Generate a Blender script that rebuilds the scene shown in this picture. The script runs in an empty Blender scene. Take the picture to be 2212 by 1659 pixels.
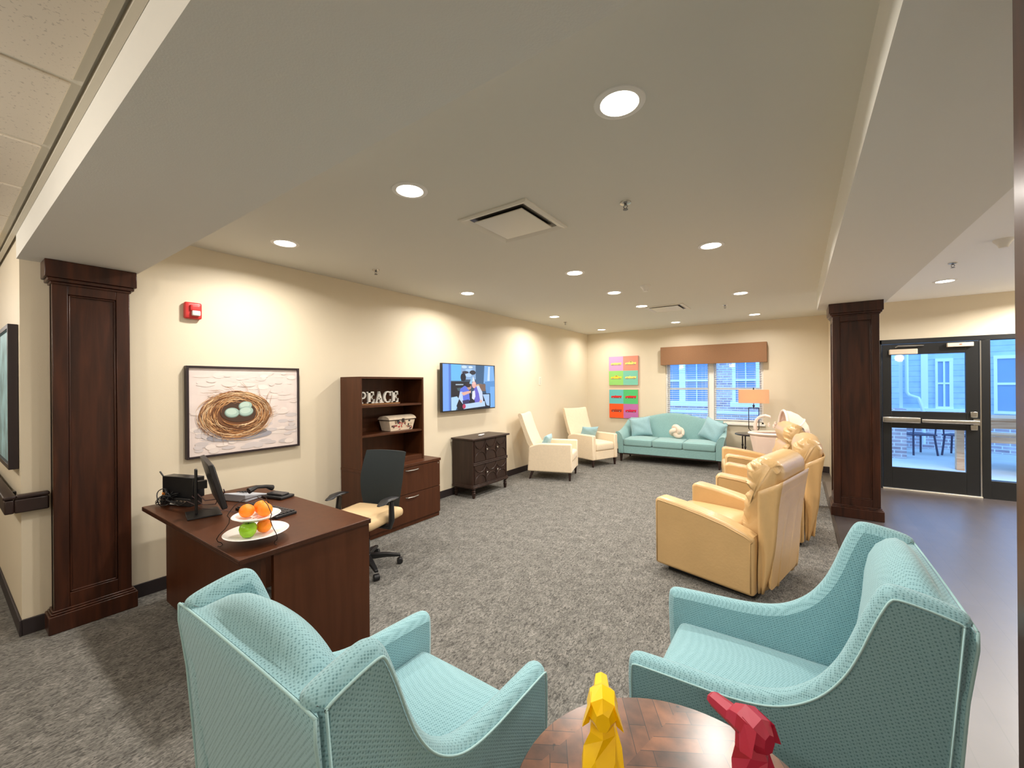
import bpy, math, random
from mathutils import Matrix, Vector
random.seed(7)
SC = bpy.context.scene
COL = SC.collection
PI = math.pi

def s2l(c):
    return c / 12.92 if c <= 0.04045 else ((c + 0.055) / 1.055) ** 2.4

def rgb(r, g, b):
    return (s2l(r / 255), s2l(g / 255), s2l(b / 255), 1.0)

# ---------------------------------------------------------------- camera, world, exposure
YAW, PITCH, ROLL, FPX, EYE = -0.610105, 0.000276, -0.008232, 881.455, 1.585
fw = Vector((math.sin(YAW) * math.cos(PITCH), math.cos(YAW) * math.cos(PITCH), math.sin(PITCH)))
rt = Vector((math.cos(YAW), -math.sin(YAW), 0))
up = rt.cross(fw)
rt, up = rt * math.cos(ROLL) + up * math.sin(ROLL), up * math.cos(ROLL) - rt * math.sin(ROLL)
cam_data = bpy.data.cameras.new('camera')
cam_data.sensor_width = 36
cam_data.lens = FPX / 2212 * 36
cam_data.clip_start = 0.02
cam = bpy.data.objects.new('camera', cam_data)
COL.objects.link(cam)
cam.matrix_world = Matrix(((rt.x, up.x, -fw.x, 0), (rt.y, up.y, -fw.y, 0), (rt.z, up.z, -fw.z, EYE), (0, 0, 0, 1)))
SC.camera = cam

world = bpy.data.worlds.new('overcast_sky')
SC.world = world
world.use_nodes = True
bg = world.node_tree.nodes['Background']
bg.inputs[0].default_value = (0.235, 0.50, 1.0, 1)
bg.inputs[1].default_value = 3.2
SC.view_settings.view_transform = 'Standard'
SC.view_settings.look = 'None'
SC.view_settings.gamma = 1
SC.view_settings.use_curve_mapping = False
SC.view_settings.exposure = 0.12
try:
    SC.cycles.use_denoising = True
    SC.cycles.max_bounces = 10
    SC.cycles.diffuse_bounces = 6
    SC.cycles.sample_clamp_indirect = 4
except Exception:
    pass
LAMP_W = 22.5
LAMP_COL = (1.0, 0.94, 0.86)

# ---------------------------------------------------------------- materials
MATS = {}

def nt(m):
    m.use_nodes = True
    t = m.node_tree
    return t, t.nodes['Principled BSDF'], t.nodes.new, t.links.new

def mat(name, col, rough=0.6, metal=0.0, var=0.0, vscale=8.0, bump=0.0, bscale=60.0, spec=0.5, coat=0.0, stretch=(1, 1, 1), ior=1.5, sheen=0.0, emis=None, estr=0.0):
    if name in MATS:
        return MATS[name]
    m = bpy.data.materials.new(name)
    t, p, new, link = nt(m)
    p.inputs['Base Color'].default_value = col
    p.inputs['Roughness'].default_value = rough
    p.inputs['Metallic'].default_value = metal
    p.inputs['IOR'].default_value = ior
    p.inputs['Specular IOR Level'].default_value = spec
    p.inputs['Coat Weight'].default_value = coat
    p.inputs['Coat Roughness'].default_value = 0.15
    p.inputs['Sheen Weight'].default_value = sheen
    if emis:
        p.inputs['Emission Color'].default_value = emis
        p.inputs['Emission Strength'].default_value = estr
    tc = new('ShaderNodeTexCoord'); mp = new('ShaderNodeMapping')
    mp.inputs['Scale'].default_value = stretch
    link(tc.outputs['Object'], mp.inputs[0])
    if var:
        n = new('ShaderNodeTexNoise'); n.inputs['Scale'].default_value = vscale
        n.inputs['Detail'].default_value = 5
        link(mp.outputs[0], n.inputs[0])
        r = new('ShaderNodeValToRGB')
        r.color_ramp.elements[0].position = 0.3; r.color_ramp.elements[1].position = 0.7
        r.color_ramp.elements[0].color = tuple(c * (1 - var) for c in col[:3]) + (1,)
        r.color_ramp.elements[1].color = tuple(min(1, c * (1 + var)) for c in col[:3]) + (1,)
        link(n.outputs[0], r.inputs[0]); link(r.outputs[0], p.inputs['Base Color'])
    if bump:
        n2 = new('ShaderNodeTexNoise'); n2.inputs['Scale'].default_value = bscale
        n2.inputs['Detail'].default_value = 3
        link(mp.outputs[0], n2.inputs[0])
        b = new('ShaderNodeBump'); b.inputs['Strength'].default_value = bump; b.inputs['Distance'].default_value = 0.01
        link(n2.outputs[0], b.inputs['Height']); link(b.outputs[0], p.inputs['Normal'])
    MATS[name] = m
    return m

def weave(name, c1, c2, scale, bump=0.4):
    m = bpy.data.materials.new(name)
    t, p, new, link = nt(m)
    p.inputs['Roughness'].default_value = 0.85
    p.inputs['Specular IOR Level'].default_value = 0.2
    p.inputs['Sheen Weight'].default_value = 0.25
    tc = new('ShaderNodeTexCoord'); mp = new('ShaderNodeMapping')
    mp.inputs['Rotation'].default_value = (0.6, 0.7, 0.5)
    link(tc.outputs['Object'], mp.inputs[0])
    v = new('ShaderNodeTexVoronoi'); v.inputs['Scale'].default_value = scale; v.inputs['Randomness'].default_value = 0.12
    link(mp.outputs[0], v.inputs[0])
    r = new('ShaderNodeValToRGB')
    r.color_ramp.elements[0].position = 0.18; r.color_ramp.elements[1].position = 0.48
    r.color_ramp.elements[0].color = c2; r.color_ramp.elements[1].color = c1
    link(v.outputs['Distance'], r.inputs[0])
    link(r.outputs[0], p.inputs['Base Color'])
    b = new('ShaderNodeBump'); b.inputs['Strength'].default_value = bump; b.inputs['Distance'].default_value = 0.002
    link(v.outputs['Distance'], b.inputs['Height']); link(b.outputs[0], p.inputs['Normal'])
    MATS[name] = m
    return m

def attr_mat(name, rough=0.6, emit=0.0):
    m = bpy.data.materials.new(name)
    t, p, new, link = nt(m)
    a = new('ShaderNodeAttribute'); a.attribute_name = 'Col'
    if emit:
        p.inputs['Base Color'].default_value = (0.01, 0.01, 0.012, 1)
        link(a.outputs['Color'], p.inputs['Emission Color']); p.inputs['Emission Strength'].default_value = emit
    else:
        link(a.outputs['Color'], p.inputs['Base Color'])
    p.inputs['Roughness'].default_value = rough
    MATS[name] = m
    return m

def wood(name, c1, c2, rough=0.35, coat=0.2, axis=2, spec=0.5):
    m = bpy.data.materials.new(name)
    t, p, new, link = nt(m)
    p.inputs['Roughness'].default_value = rough; p.inputs['Coat Weight'].default_value = coat
    p.inputs['Coat Roughness'].default_value = 0.2
    p.inputs['Specular IOR Level'].default_value = spec
    tc = new('ShaderNodeTexCoord'); mp = new('ShaderNodeMapping')
    sc = [14.0, 14.0, 14.0]; sc[axis] = 1.2
    mp.inputs['Scale'].default_value = sc
    link(tc.outputs['Object'], mp.inputs[0])
    n = new('ShaderNodeTexNoise'); n.inputs['Scale'].default_value = 1.6; n.inputs['Detail'].default_value = 8; n.inputs['Distortion'].default_value = 0.6
    link(mp.outputs[0], n.inputs[0])
    r = new('ShaderNodeValToRGB')
    r.color_ramp.elements[0].position = 0.3; r.color_ramp.elements[1].position = 0.72
    r.color_ramp.elements[0].color = c1; r.color_ramp.elements[1].color = c2
    link(n.outputs[0], r.inputs[0]); link(r.outputs[0], p.inputs['Base Color'])
    MATS[name] = m
    return m

def carpet_mat():
    m = bpy.data.materials.new('carpet')
    t, p, new, link = nt(m)
    p.inputs['Roughness'].default_value = 0.95; p.inputs['Specular IOR Level'].default_value = 0.15
    tc = new('ShaderNodeTexCoord')
    n = new('ShaderNodeTexNoise'); n.inputs['Scale'].default_value = 75; n.inputs['Detail'].default_value = 4
    n.inputs['Distortion'].default_value = 1.5
    mp = new('ShaderNodeMapping'); mp.inputs['Scale'].default_value = (1, 0.45, 1); mp.inputs['Rotation'].default_value = (0, 0, 0.9)
    link(tc.outputs['Object'], mp.inputs[0]); link(mp.outputs[0], n.inputs[0])
    r = new('ShaderNodeValToRGB')
    r.color_ramp.elements[0].position = 0.33; r.color_ramp.elements[1].position = 0.68
    r.color_ramp.elements[0].color = (0.075, 0.073, 0.067, 1); r.color_ramp.elements[1].color = (0.27, 0.258, 0.235, 1)
    link(n.outputs[0], r.inputs[0])
    n2 = new('ShaderNodeTexNoise'); n2.inputs['Scale'].default_value = 9; n2.inputs['Detail'].default_value = 3
    link(tc.outputs['Object'], n2.inputs[0])
    r2 = new('ShaderNodeValToRGB')
    r2.color_ramp.elements[0].position = 0.3; r2.color_ramp.elements[1].position = 0.75
    r2.color_ramp.elements[0].color = (0.78, 0.78, 0.78, 1); r2.color_ramp.elements[1].color = (1.15, 1.15, 1.15, 1)
    link(n2.outputs[0], r2.inputs[0])
    mx = new('ShaderNodeMixRGB'); mx.blend_type = 'MULTIPLY'; mx.inputs[0].default_value = 1
    link(r.outputs[0], mx.inputs[1]); link(r2.outputs[0], mx.inputs[2])
    link(mx.outputs[0], p.inputs['Base Color'])
    b = new('ShaderNodeBump'); b.inputs['Strength'].default_value = 0.6; b.inputs['Distance'].default_value = 0.006
    link(n.outputs[0], b.inputs['Height']); link(b.outputs[0], p.inputs['Normal'])
    return m

def plank_mat(name, c1, c2, mortar, bw, rh, msize, rot=0.0, rough=0.3, ior=1.5, coordrot=(0, 0, 0), spec=0.5, bump=0.0, offset=0.5):
    m = bpy.data.materials.new(name)
    t, p, new, link = nt(m)
    p.inputs['Roughness'].default_value = rough; p.inputs['IOR'].default_value = ior; p.inputs['Specular IOR Level'].default_value = spec
    tc = new('ShaderNodeTexCoord'); mp = new('ShaderNodeMapping')
    mp.inputs['Rotation'].default_value = coordrot if any(coordrot) else (0, 0, rot)
    link(tc.outputs['Object'], mp.inputs[0])
    b = new('ShaderNodeTexBrick')
    b.inputs['Color1'].default_value = c1; b.inputs['Color2'].default_value = c2; b.inputs['Mortar'].default_value = mortar
    b.inputs['Scale'].default_value = 1; b.inputs['Brick Width'].default_value = bw; b.inputs['Row Height'].default_value = rh
    b.inputs['Mortar Size'].default_value = msize; b.offset = offset
    link(mp.outputs[0], b.inputs[0])
    n = new('ShaderNodeTexNoise'); n.inputs['Scale'].default_value = 6; n.inputs['Detail'].default_value = 6
    link(mp.outputs[0], n.inputs[0])
    mx = new('ShaderNodeMixRGB'); mx.blend_type = 'OVERLAY'; mx.inputs[0].default_value = 0.35
    link(b.outputs[0], mx.inputs[1]); link(n.outputs[0], mx.inputs[2])
    link(mx.outputs[0], p.inputs['Base Color'])
    if bump:
        bp = new('ShaderNodeBump'); bp.inputs['Strength'].default_value = bump; bp.inputs['Distance'].default_value = 0.01; bp.invert = True
        link(b.outputs['Fac'], bp.inputs['Height']); link(bp.outputs[0], p.inputs['Normal'])
    MATS[name] = m
    return m

def herringbone_mat():
    m = bpy.data.materials.new('herringbone_wood')
    t, p, new, link = nt(m)
    p.inputs['Roughness'].default_value = 0.28; p.inputs['Coat Weight'].default_value = 0.4; p.inputs['Coat Roughness'].default_value = 0.22
    tc = new('ShaderNodeTexCoord')
    sep = new('ShaderNodeSeparateXYZ')
    base = new('ShaderNodeMapping'); base.inputs['Rotation'].default_value = (0, 0, 0.25)
    link(tc.outputs['Object'], base.inputs[0]); link(base.outputs[0], sep.inputs[0])
    md = new('ShaderNodeMath'); md.operation = 'MODULO'; md.inputs[1].default_value = 0.30
    ad = new('ShaderNodeMath'); ad.operation = 'ADD'; ad.inputs[1].default_value = 3.0
    link(sep.outputs[0], ad.inputs[0]); link(ad.outputs[0], md.inputs[0])
    gt = new('ShaderNodeMath'); gt.operation = 'GREATER_THAN'; gt.inputs[1].default_value = 0.15
    link(md.outputs[0], gt.inputs[0])
    cols = []
    for a in (PI / 4, -PI / 4):
        mp = new('ShaderNodeMapping'); mp.inputs['Rotation'].default_value = (0, 0, a)
        link(base.outputs[0], mp.inputs[0])
        b = new('ShaderNodeTexBrick'); b.inputs['Scale'].default_value = 1
        b.inputs['Brick Width'].default_value = 0.26; b.inputs['Row Height'].default_value = 0.045; b.inputs['Mortar Size'].default_value = 0.0009
        b.inputs['Color1'].default_value = (0.07, 0.028, 0.014, 1); b.inputs['Color2'].default_value = (0.19, 0.075, 0.032, 1)
        b.inputs['Mortar'].default_value = (0.012, 0.007, 0.005, 1)
        link(mp.outputs[0], b.inputs[0]); cols.append(b)
    mx = new('ShaderNodeMixRGB'); link(gt.outputs[0], mx.inputs[0]); link(cols[0].outputs[0], mx.inputs[1]); link(cols[1].outputs[0], mx.inputs[2])
    n = new('ShaderNodeTexNoise'); n.inputs['Scale'].default_value = 16; n.inputs['Detail'].default_value = 6
    link(tc.outputs['Object'], n.inputs[0])
    r = new('ShaderNodeValToRGB'); r.color_ramp.elements[0].position = 0.3; r.color_ramp.elements[1].position = 0.7
    r.color_ramp.elements[0].color = (0.45, 0.45, 0.45, 1); r.color_ramp.elements[1].color = (1.45, 1.4, 1.3, 1)
    link(n.outputs[0], r.inputs[0])
    m2 = new('ShaderNodeMixRGB'); m2.blend_type = 'MULTIPLY'; m2.inputs[0].default_value = 1
    link(mx.outputs[0], m2.inputs[1]); link(r.outputs[0], m2.inputs[2])
    v = new('ShaderNodeTexVoronoi'); v.inputs['Scale'].default_value = 14
    link(tc.outputs['Object'], v.inputs[0])
    r3 = new('ShaderNodeValToRGB'); r3.color_ramp.elements[0].position = 0.05; r3.color_ramp.elements[1].position = 0.09
    r3.color_ramp.elements[0].color = (0.05, 0.03, 0.02, 1); r3.color_ramp.elements[1].color = (1, 1, 1, 1)
    link(v.outputs['Distance'], r3.inputs[0])
    m3 = new('ShaderNodeMixRGB'); m3.blend_type = 'MULTIPLY'; m3.inputs[0].default_value = 1
    link(m2.outputs[0], m3.inputs[1]); link(r3.outputs[0], m3.inputs[2])
    link(m3.outputs[0], p.inputs['Base Color'])
    return m

def glass_mat():
    m = bpy.data.materials.new('window_glass')
    m.use_nodes = True
    t = m.node_tree; t.nodes.clear(); new = t.nodes.new; link = t.links.new
    o = new('ShaderNodeOutputMaterial'); tr = new('ShaderNodeBsdfTransparent'); gl = new('ShaderNodeBsdfGlossy')
    tr.inputs[0].default_value = (0.96, 0.985, 1, 1)
    gl.inputs['Roughness'].default_value = 0.03
    fr = new('ShaderNodeFresnel'); fr.inputs[0].default_value = 1.3
    mx = new('ShaderNodeMixShader')
    link(fr.outputs[0], mx.inputs[0]); link(tr.outputs[0], mx.inputs[1]); link(gl.outputs[0], mx.inputs[2]); link(mx.outputs[0], o.inputs[0])
    return m

def shade_mat():
    m = bpy.data.materials.new('lamp_shade_linen')
    t, p, new, link = nt(m)
    p.inputs['Base Color'].default_value = rgb(246, 222, 190)
    p.inputs['Roughness'].default_value = 0.9
    tl = new('ShaderNodeBsdfTranslucent'); tl.inputs[0].default_value = rgb(255, 218, 170)
    mx = new('ShaderNodeMixShader'); mx.inputs[0].default_value = 0.55
    o = t.nodes['Material Output']
    link(p.outputs[0], mx.inputs[1]); link(tl.outputs[0], mx.inputs[2]); link(mx.outputs[0], o.inputs[0])
    return m

def tile_mat():
    m = bpy.data.materials.new('acoustic_tile')
    t, p, new, link = nt(m)
    p.inputs['Roughness'].default_value = 0.95
    tc = new('ShaderNodeTexCoord')
    n = new('ShaderNodeTexNoise'); n.inputs['Scale'].default_value = 110; n.inputs['Detail'].default_value = 2
    link(tc.outputs['Object'], n.inputs[0])
    r = new('ShaderNodeValToRGB'); r.color_ramp.elements[0].position = 0.30; r.color_ramp.elements[1].position = 0.37
    r.color_ramp.elements[0].color = rgb(196, 184, 168); r.color_ramp.elements[1].color = rgb(226, 214, 196)
    link(n.outputs[0], r.inputs[0]); link(r.outputs[0], p.inputs['Base Color'])
    return m

WALL = mat('cream_wall_paint', rgb(228, 216, 192), 0.55, var=0.015, vscale=2, bump=0.04, bscale=180)
CEIL = mat('ceiling_paint', rgb(220, 218, 208), 0.85, bump=0.03, bscale=150)
BEAMM = mat('beam_paint', rgb(231, 229, 221), 0.8, bump=0.05, bscale=200)
WHITE = mat('white_trim', rgb(238, 236, 230), 0.4)
BASEB = mat('black_baseboard', rgb(42, 34, 36), 0.5)
CARPET = carpet_mat()
VINYL = plank_mat('dark_vinyl_plank', (0.040, 0.030, 0.030, 1), (0.058, 0.044, 0.042, 1), (0.028, 0.022, 0.020, 1), 1.2, 0.15, 0.002, rot=PI / 2, rough=0.36, ior=2.4, spec=0.6)
TILE = tile_mat()
COLW = wood('mahogany_column', (0.020, 0.006, 0.003, 1), (0.070, 0.020, 0.008, 1), 0.36, 0.18, spec=0.35)
DESKW = wood('espresso_laminate', (0.058, 0.016, 0.004, 1), (0.080, 0.024, 0.008, 1), 0.42, 0.04, spec=0.3)
DRESW = wood('dark_carved_wood', (0.020, 0.009, 0.006, 1), (0.042, 0.020, 0.014, 1), 0.42, 0.1, spec=0.35)
LEGW = mat('dark_leg_wood', rgb(45, 28, 24), 0.4, var=0.2)
TEALN = weave('teal_dotted_weave', (0.265, 0.465, 0.51, 1), (0.11, 0.24, 0.265, 1), 150)
TEALP = mat('teal_piping', (0.36, 0.56, 0.57, 1), 0.8, bump=0.2, bscale=500)
TEALS = mat('teal_sofa_cloth', rgb(132, 172, 172), 0.9, var=0.07, vscale=60, bump=0.15, bscale=300, sheen=0.3)
TEALC = mat('pale_teal_cushion_cloth', rgb(146, 182, 190), 0.9, var=0.06, vscale=50, bump=0.15, bscale=300, sheen=0.3)
TAN = mat('tan_leather', rgb(204, 168, 116), 0.36, var=0.06, vscale=4, bump=0.12, bscale=45, spec=0.55, coat=0.12)
CREAM = mat('cream_upholstery', rgb(228, 210, 182), 0.85, var=0.04, vscale=40, bump=0.1, bscale=200, sheen=0.2)
BLACKP = mat('black_plastic', rgb(30, 30, 32), 0.4)
BLACKM = mat('black_mesh_cloth', rgb(26, 34, 36), 0.85, bump=0.4, bscale=500)
SEATT = mat('tan_seat_cloth', rgb(206, 178, 136), 0.75, bump=0.1, bscale=200)
CHROME = mat('brushed_steel', rgb(200, 198, 192), 0.25, metal=1.0)
GREYM = mat('grey_metal', rgb(120, 120, 122), 0.35, metal=0.8)
BLACKF = mat('black_door_metal', rgb(22, 23, 24), 0.35)
GLASS = glass_mat()
REDP = mat('alarm_red', rgb(205, 52, 52), 0.4)
PORC = mat('white_porcelain', rgb(244, 240, 236), 0.15)
ORANGE = mat('orange_peel', rgb(255, 140, 10), 0.45, bump=0.25, bscale=250)
APPLE = mat('green_apple_skin', rgb(150, 205, 40), 0.25, var=0.12, vscale=30)
IRON = mat('dark_iron_wire', rgb(38, 26, 24), 0.45, metal=0.3)
YELLOW = mat('yellow_gloss', rgb(255, 205, 0), 0.28)
CRIMSON = mat('crimson_satin', rgb(172, 32, 62), 0.42)
VALANCE = mat('brown_valance_cloth', rgb(142, 104, 74), 0.9, var=0.06, vscale=70, bump=0.25, bscale=250)
PAINT = attr_mat('painted_canvas', 0.7)
SCREEN = attr_mat('lit_screen_picture', 0.25, emit=1.0)
HERR = herringbone_mat()
PINK = mat('blush_fabric', rgb(236, 214, 200), 0.9, bump=0.2, bscale=120)
BLUSHK = mat('cream_knit', rgb(238, 218, 200), 0.95, bump=0.5, bscale=180)
GOLDB = mat('trunk_print', rgb(232, 214, 190), 0.6, var=0.08, vscale=30)
BULB = mat('downlight_lens', rgb(255, 240, 215), 0.5, emis=(1, 0.9, 0.76, 1), estr=14)
VENTW = mat('vent_white', rgb(226, 222, 210), 0.4)
VENTD = mat('vent_dark', rgb(60, 56, 52), 0.3, metal=0.6)
PLATE = mat('ivory_plate', rgb(240, 234, 218), 0.4)
BLUETOP = mat('dark_side_table_top', rgb(38, 34, 40), 0.14, coat=0.6)
SIDING = plank_mat('lap_siding', rgb(196, 214, 226), rgb(190, 209, 222), rgb(160, 180, 198), 30, 0.13, 0.006, rough=0.7, coordrot=(PI / 2, 0, 0), bump=0.4)
BRICK = plank_mat('brick_wall', rgb(172, 152, 160), rgb(204, 188, 192), rgb(232, 230, 232), 0.22, 0.075, 0.010, rough=0.9, coordrot=(PI / 2, 0, 0), bump=0.3)
EXTW = mat('exterior_white_trim', rgb(248, 250, 252), 0.6)
EXTGL = mat('exterior_window_glass', rgb(150, 176, 205), 0.1)
CONC = mat('patio_concrete', rgb(205, 205, 200), 0.9, var=0.06, vscale=3)
PINE = wood('pine_board', rgb(196, 140, 100), rgb(232, 190, 150), 0.6, 0.0, axis=0)
PATIOM = mat('patio_chair_metal', rgb(70, 66, 90), 0.5)
BLIND = mat('white_blind_slat', rgb(244, 246, 246), 0.45)
RUBY = mat('red_led', rgb(255, 60, 50), 0.4, emis=(1, 0.1, 0.06, 1), estr=3)

# ---------------------------------------------------------------- mesh builder
class MB:
    def __init__(self):
        self.v = []; self.f = []; self.c = []

    def add(self, vs, fs, col=None):
        o = len(self.v)
        self.v += [tuple(p) for p in vs]
        for q in fs:
            self.f.append([i + o for i in q]); self.c.append(col)
        return self

    def box(self, cx, cy, cz, sx, sy, sz, M=None, col=None):
        vs = [Vector((x * sx / 2, y * sy / 2, z * sz / 2)) for x in (-1, 1) for y in (-1, 1) for z in (-1, 1)]
        if M:
            vs = [M @ p for p in vs]
        vs = [p + Vector((cx, cy, cz)) for p in vs]
        return self.add(vs, [(0, 1, 3, 2), (4, 6, 7, 5), (0, 4, 5, 1), (2, 3, 7, 6), (0, 2, 6, 4), (1, 5, 7, 3)], col)

    def bb(self, x0, x1, y0, y1, z0, z1, col=None):
        return self.box((x0 + x1) / 2, (y0 + y1) / 2, (z0 + z1) / 2, abs(x1 - x0), abs(y1 - y0), abs(z1 - z0), None, col)

    def prism(self, poly, axis, a, b, col=None):
        # poly in the plane of the two other axes (in x,y,z order)
        def mk(p, t):
            q = list(p); q.insert(axis, t); return q
        n = len(poly)
        vs = [mk(p, a) for p in poly] + [mk(p, b) for p in poly]
        fs = [[i, (i + 1) % n, n + (i + 1) % n, n + i] for i in range(n)] + [list(range(n))[::-1], [n + i for i in range(n)]]
        return self.add(vs, fs, col)

    def loft(self, rings, caps=True, closed=False, col=None):
        n = len(rings[0]); k = len(rings)
        vs = [p for r in rings for p in r]
        fs = []
        for j in range(k - 1 if not closed else k):
            j2 = (j + 1) % k
            for i in range(n):
                fs.append([j * n + i, j * n + (i + 1) % n, j2 * n + (i + 1) % n, j2 * n + i])
        if caps == 'tess':
            from mathutils.geometry import tessellate_polygon
            for base in (0, (k - 1) * n):
                tri = tessellate_polygon([[Vector((0, vs[base + i][1], vs[base + i][2])) for i in range(n)]])
                for q in tri:
                    fs.append([base + i for i in (q if base == 0 else q[::-1])])
        elif caps and not closed:
            fs.append(list(range(n))[::-1]); fs.append([(k - 1) * n + i for i in range(n)])
        return self.add(vs, fs, col)

    def tube(self, pts, r, n=8, closed=False, flat=1.0):
        pts = [Vector(p) for p in pts]
        k = len(pts); rings = []
        prev = None
        for i, p in enumerate(pts):
            if closed:
                t = pts[(i + 1) % k] - pts[i - 1]
            else:
                t = pts[min(i + 1, k - 1)] - pts[max(i - 1, 0)]
            if t.length < 1e-9:
                t = Vector((0, 0, 1))
            t.normalize()
            if prev is None:
                a = Vector((0, 0, 1)) if abs(t.z) < 0.9 else Vector((1, 0, 0))
                u = t.cross(a).normalized()
            else:
                u = (prev - t * prev.dot(t))
                u = u.normalized() if u.length > 1e-6 else t.orthogonal().normalized()
            prev = u; w = t.cross(u)
            rr = r[i] if isinstance(r, (list, tuple)) else r
            rings.append([p + u * math.cos(2 * PI * j / n) * rr + w * math.sin(2 * PI * j / n) * rr * flat for j in range(n)])
        return self.loft(rings, True, closed)

    def lathe(self, prof, c=(0, 0, 0), n=24, sy=1.0):
        rings = []
        for r, z in prof:
            rings.append([(c[0] + r * math.cos(2 * PI * j / n), c[1] + sy * r * math.sin(2 * PI * j / n), c[2] + z) for j in range(n)])
        return self.loft(rings, True)

    def rbox(self, cx, cy, cz, sx, sy, sz, r, n=6, crown=0.0, M=None):
        h = Vector((sx / 2, sy / 2, sz / 2)); r = min(r, min(h) * 0.98)
        idx = {}; vs = []; fs = []
        def coord(t, hh):
            # parameter -1..1 with extra steps near the rounded rim
            return t * hh
        ts = [-1 + 2 * i / n for i in range(n + 1)]
        # denser near ends
        ts = [math.copysign(1 - (1 - abs(t)) ** 1.6, t) if t else 0 for t in ts]
        def V(x, y, z):
            key = (round(x, 5), round(y, 5), round(z, 5))
            if key not in idx:
                p = Vector((x * h.x, y * h.y, z * h.z))
                inner = Vector([max(-(h[i] - r), min(h[i] - r, p[i])) for i in range(3)])
                d = p - inner
                q = inner + (d.normalized() * r if d.length > 1e-9 else d)
                if crown and q.z > 0:
                    q.z += crown * (1 - (q.x / h.x) ** 2) * (1 - (q.y / h.y) ** 2) * (q.z / h.z)
                if M:
                    q = M @ q
                idx[key] = len(vs); vs.append(q + Vector((cx, cy, cz)))
            return idx[key]
        for ax in range(3):
            for s in (-1, 1):
                for i in range(n):
                    for j in range(n):
                        c = []
                        for (a, b) in ((i, j), (i + 1, j), (i + 1, j + 1), (i, j + 1)):
                            q = [ts[a], ts[b]]; q.insert(ax, s); c.append(V(*q))
                        if (s == 1) != (ax == 1):
                            fs.append(c)
                        else:
                            fs.append(c[::-1])
        return self.add(vs, fs)

    def build(self, name, m, parent=None, bevel=0.0, seg=2, angle=35, subd=0, loc=None, flat=False, thick=0.0):
        me = bpy.data.meshes.new(name)
        me.from_pydata(self.v, [], self.f)
        if any(c is not None for c in self.c):
            at = me.color_attributes.new('Col', 'FLOAT_COLOR', 'CORNER')
            k = 0
            for p in me.polygons:
                c = self.c[p.index] or (1, 1, 1, 1)
                for _ in p.loop_indices:
                    at.data[k].color = c; k += 1
        me.materials.append(m)
        o = bpy.data.objects.new(name, me); COL.objects.link(o)
        if parent is not None:
            o.parent = parent
        if loc:
            o.location = loc
        if not flat:
            me.polygons.foreach_set('use_smooth', [True] * len(me.polygons))
            me.update()
            if angle < 180:
                me.set_sharp_from_angle(angle=math.radians(angle))
        if thick:
            md = o.modifiers.new('solid', 'SOLIDIFY'); md.thickness = thick; md.offset = 0
        if bevel:
            md = o.modifiers.new('bevel', 'BEVEL'); md.width = bevel; md.segments = seg
            md.limit_method = 'ANGLE'; md.angle_limit = math.radians(40); md.harden_normals = False
        if subd:
            md = o.modifiers.new('sub', 'SUBSURF'); md.levels = subd; md.render_levels = subd
        me.update()
        return o

def thing(name, label, cat, loc=(0, 0, 0), rz=0.0, group=None):
    o = bpy.data.objects.new(name, None); COL.objects.link(o)
    o.empty_display_size = 0.1
    o.location = loc; o.rotation_euler = (0, 0, rz)
    o['label'] = label; o['category'] = cat
    if group:
        o['group'] = group
    return o

def tag(o, label, cat, group=None, kind=None):
    o['label'] = label; o['category'] = cat
    if group:
        o['group'] = group
    if kind:
        o['kind'] = kind
    return o

def struct(name, mb, m, parent=None, **k):
    o = mb.build(name, m, parent, **k)
    if parent is None:
        o['kind'] = 'structure'
    return o

def dup(root, loc, rz, label, group=None):
    def cp(o, par):
        c = o.copy(); COL.objects.link(c); c.parent = par
        for ch in list(o.children):
            cp(ch, c)
        return c
    kids = list(root.children)
    r = root.copy(); COL.objects.link(r); r.location = loc; r.rotation_euler = (0, 0, rz)
    r['label'] = label
    if group:
        r['group'] = group
    for ch in kids:
        cp(ch, r)
    return r

def RZ(a):
    return Matrix.Rotation(a, 3, 'Z')

def RX(a):
    return Matrix.Rotation(a, 3, 'X')

def RY(a):
    return Matrix.Rotation(a, 3, 'Y')

# ---------------------------------------------------------------- the room shell
XL = -4.08            # left wall plane
YB = 8.97             # back wall plane
YD = 8.11             # wall with the glass door
ZC = 2.745            # ceiling
ZCC = 2.565           # tiled corridor ceiling
YC = 0.337            # corridor wall plane
XR = 4.6; YF = -3.2; XE = -9.5
FLX = 0.335
struct('floor', MB().bb(XE, FLX, YF, YB, -0.1, 0.0), CARPET, flat=True)
struct('floor', MB().bb(FLX, XR, YF, YD + 0.14, -0.1, 0.0).bb(FLX, 0.6, YD + 0.14, YB + 0.1, -0.1, 0.0), VINYL, flat=True)
struct('wall_left', MB().bb(XL - 0.15, XL, YC, YB, 0, 2.8), WALL, flat=True)
struct('wall_corridor', MB().bb(XE, XL - 0.15, YC, YC + 0.15, 0, 2.8), WALL, flat=True)
# back wall with the window opening
WX0, WX1, WZ0, WZ1 = -2.29, -0.52, 0.79, 2.13
mb = MB()
mb.bb(XL, WX0, YB, YB + 0.16, 0, 2.8); mb.bb(WX1, 0.60, YB, YB + 0.16, 0, 2.8)
mb.bb(WX0, WX1, YB, YB + 0.16, 0, WZ0); mb.bb(WX0, WX1, YB, YB + 0.16, WZ1, 2.8)
struct('wall_back', mb, WALL, flat=True)
struct('wall_return', MB().bb(0.45, 0.60, YD, YB, 0, 2.8), WALL, flat=True)
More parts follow.
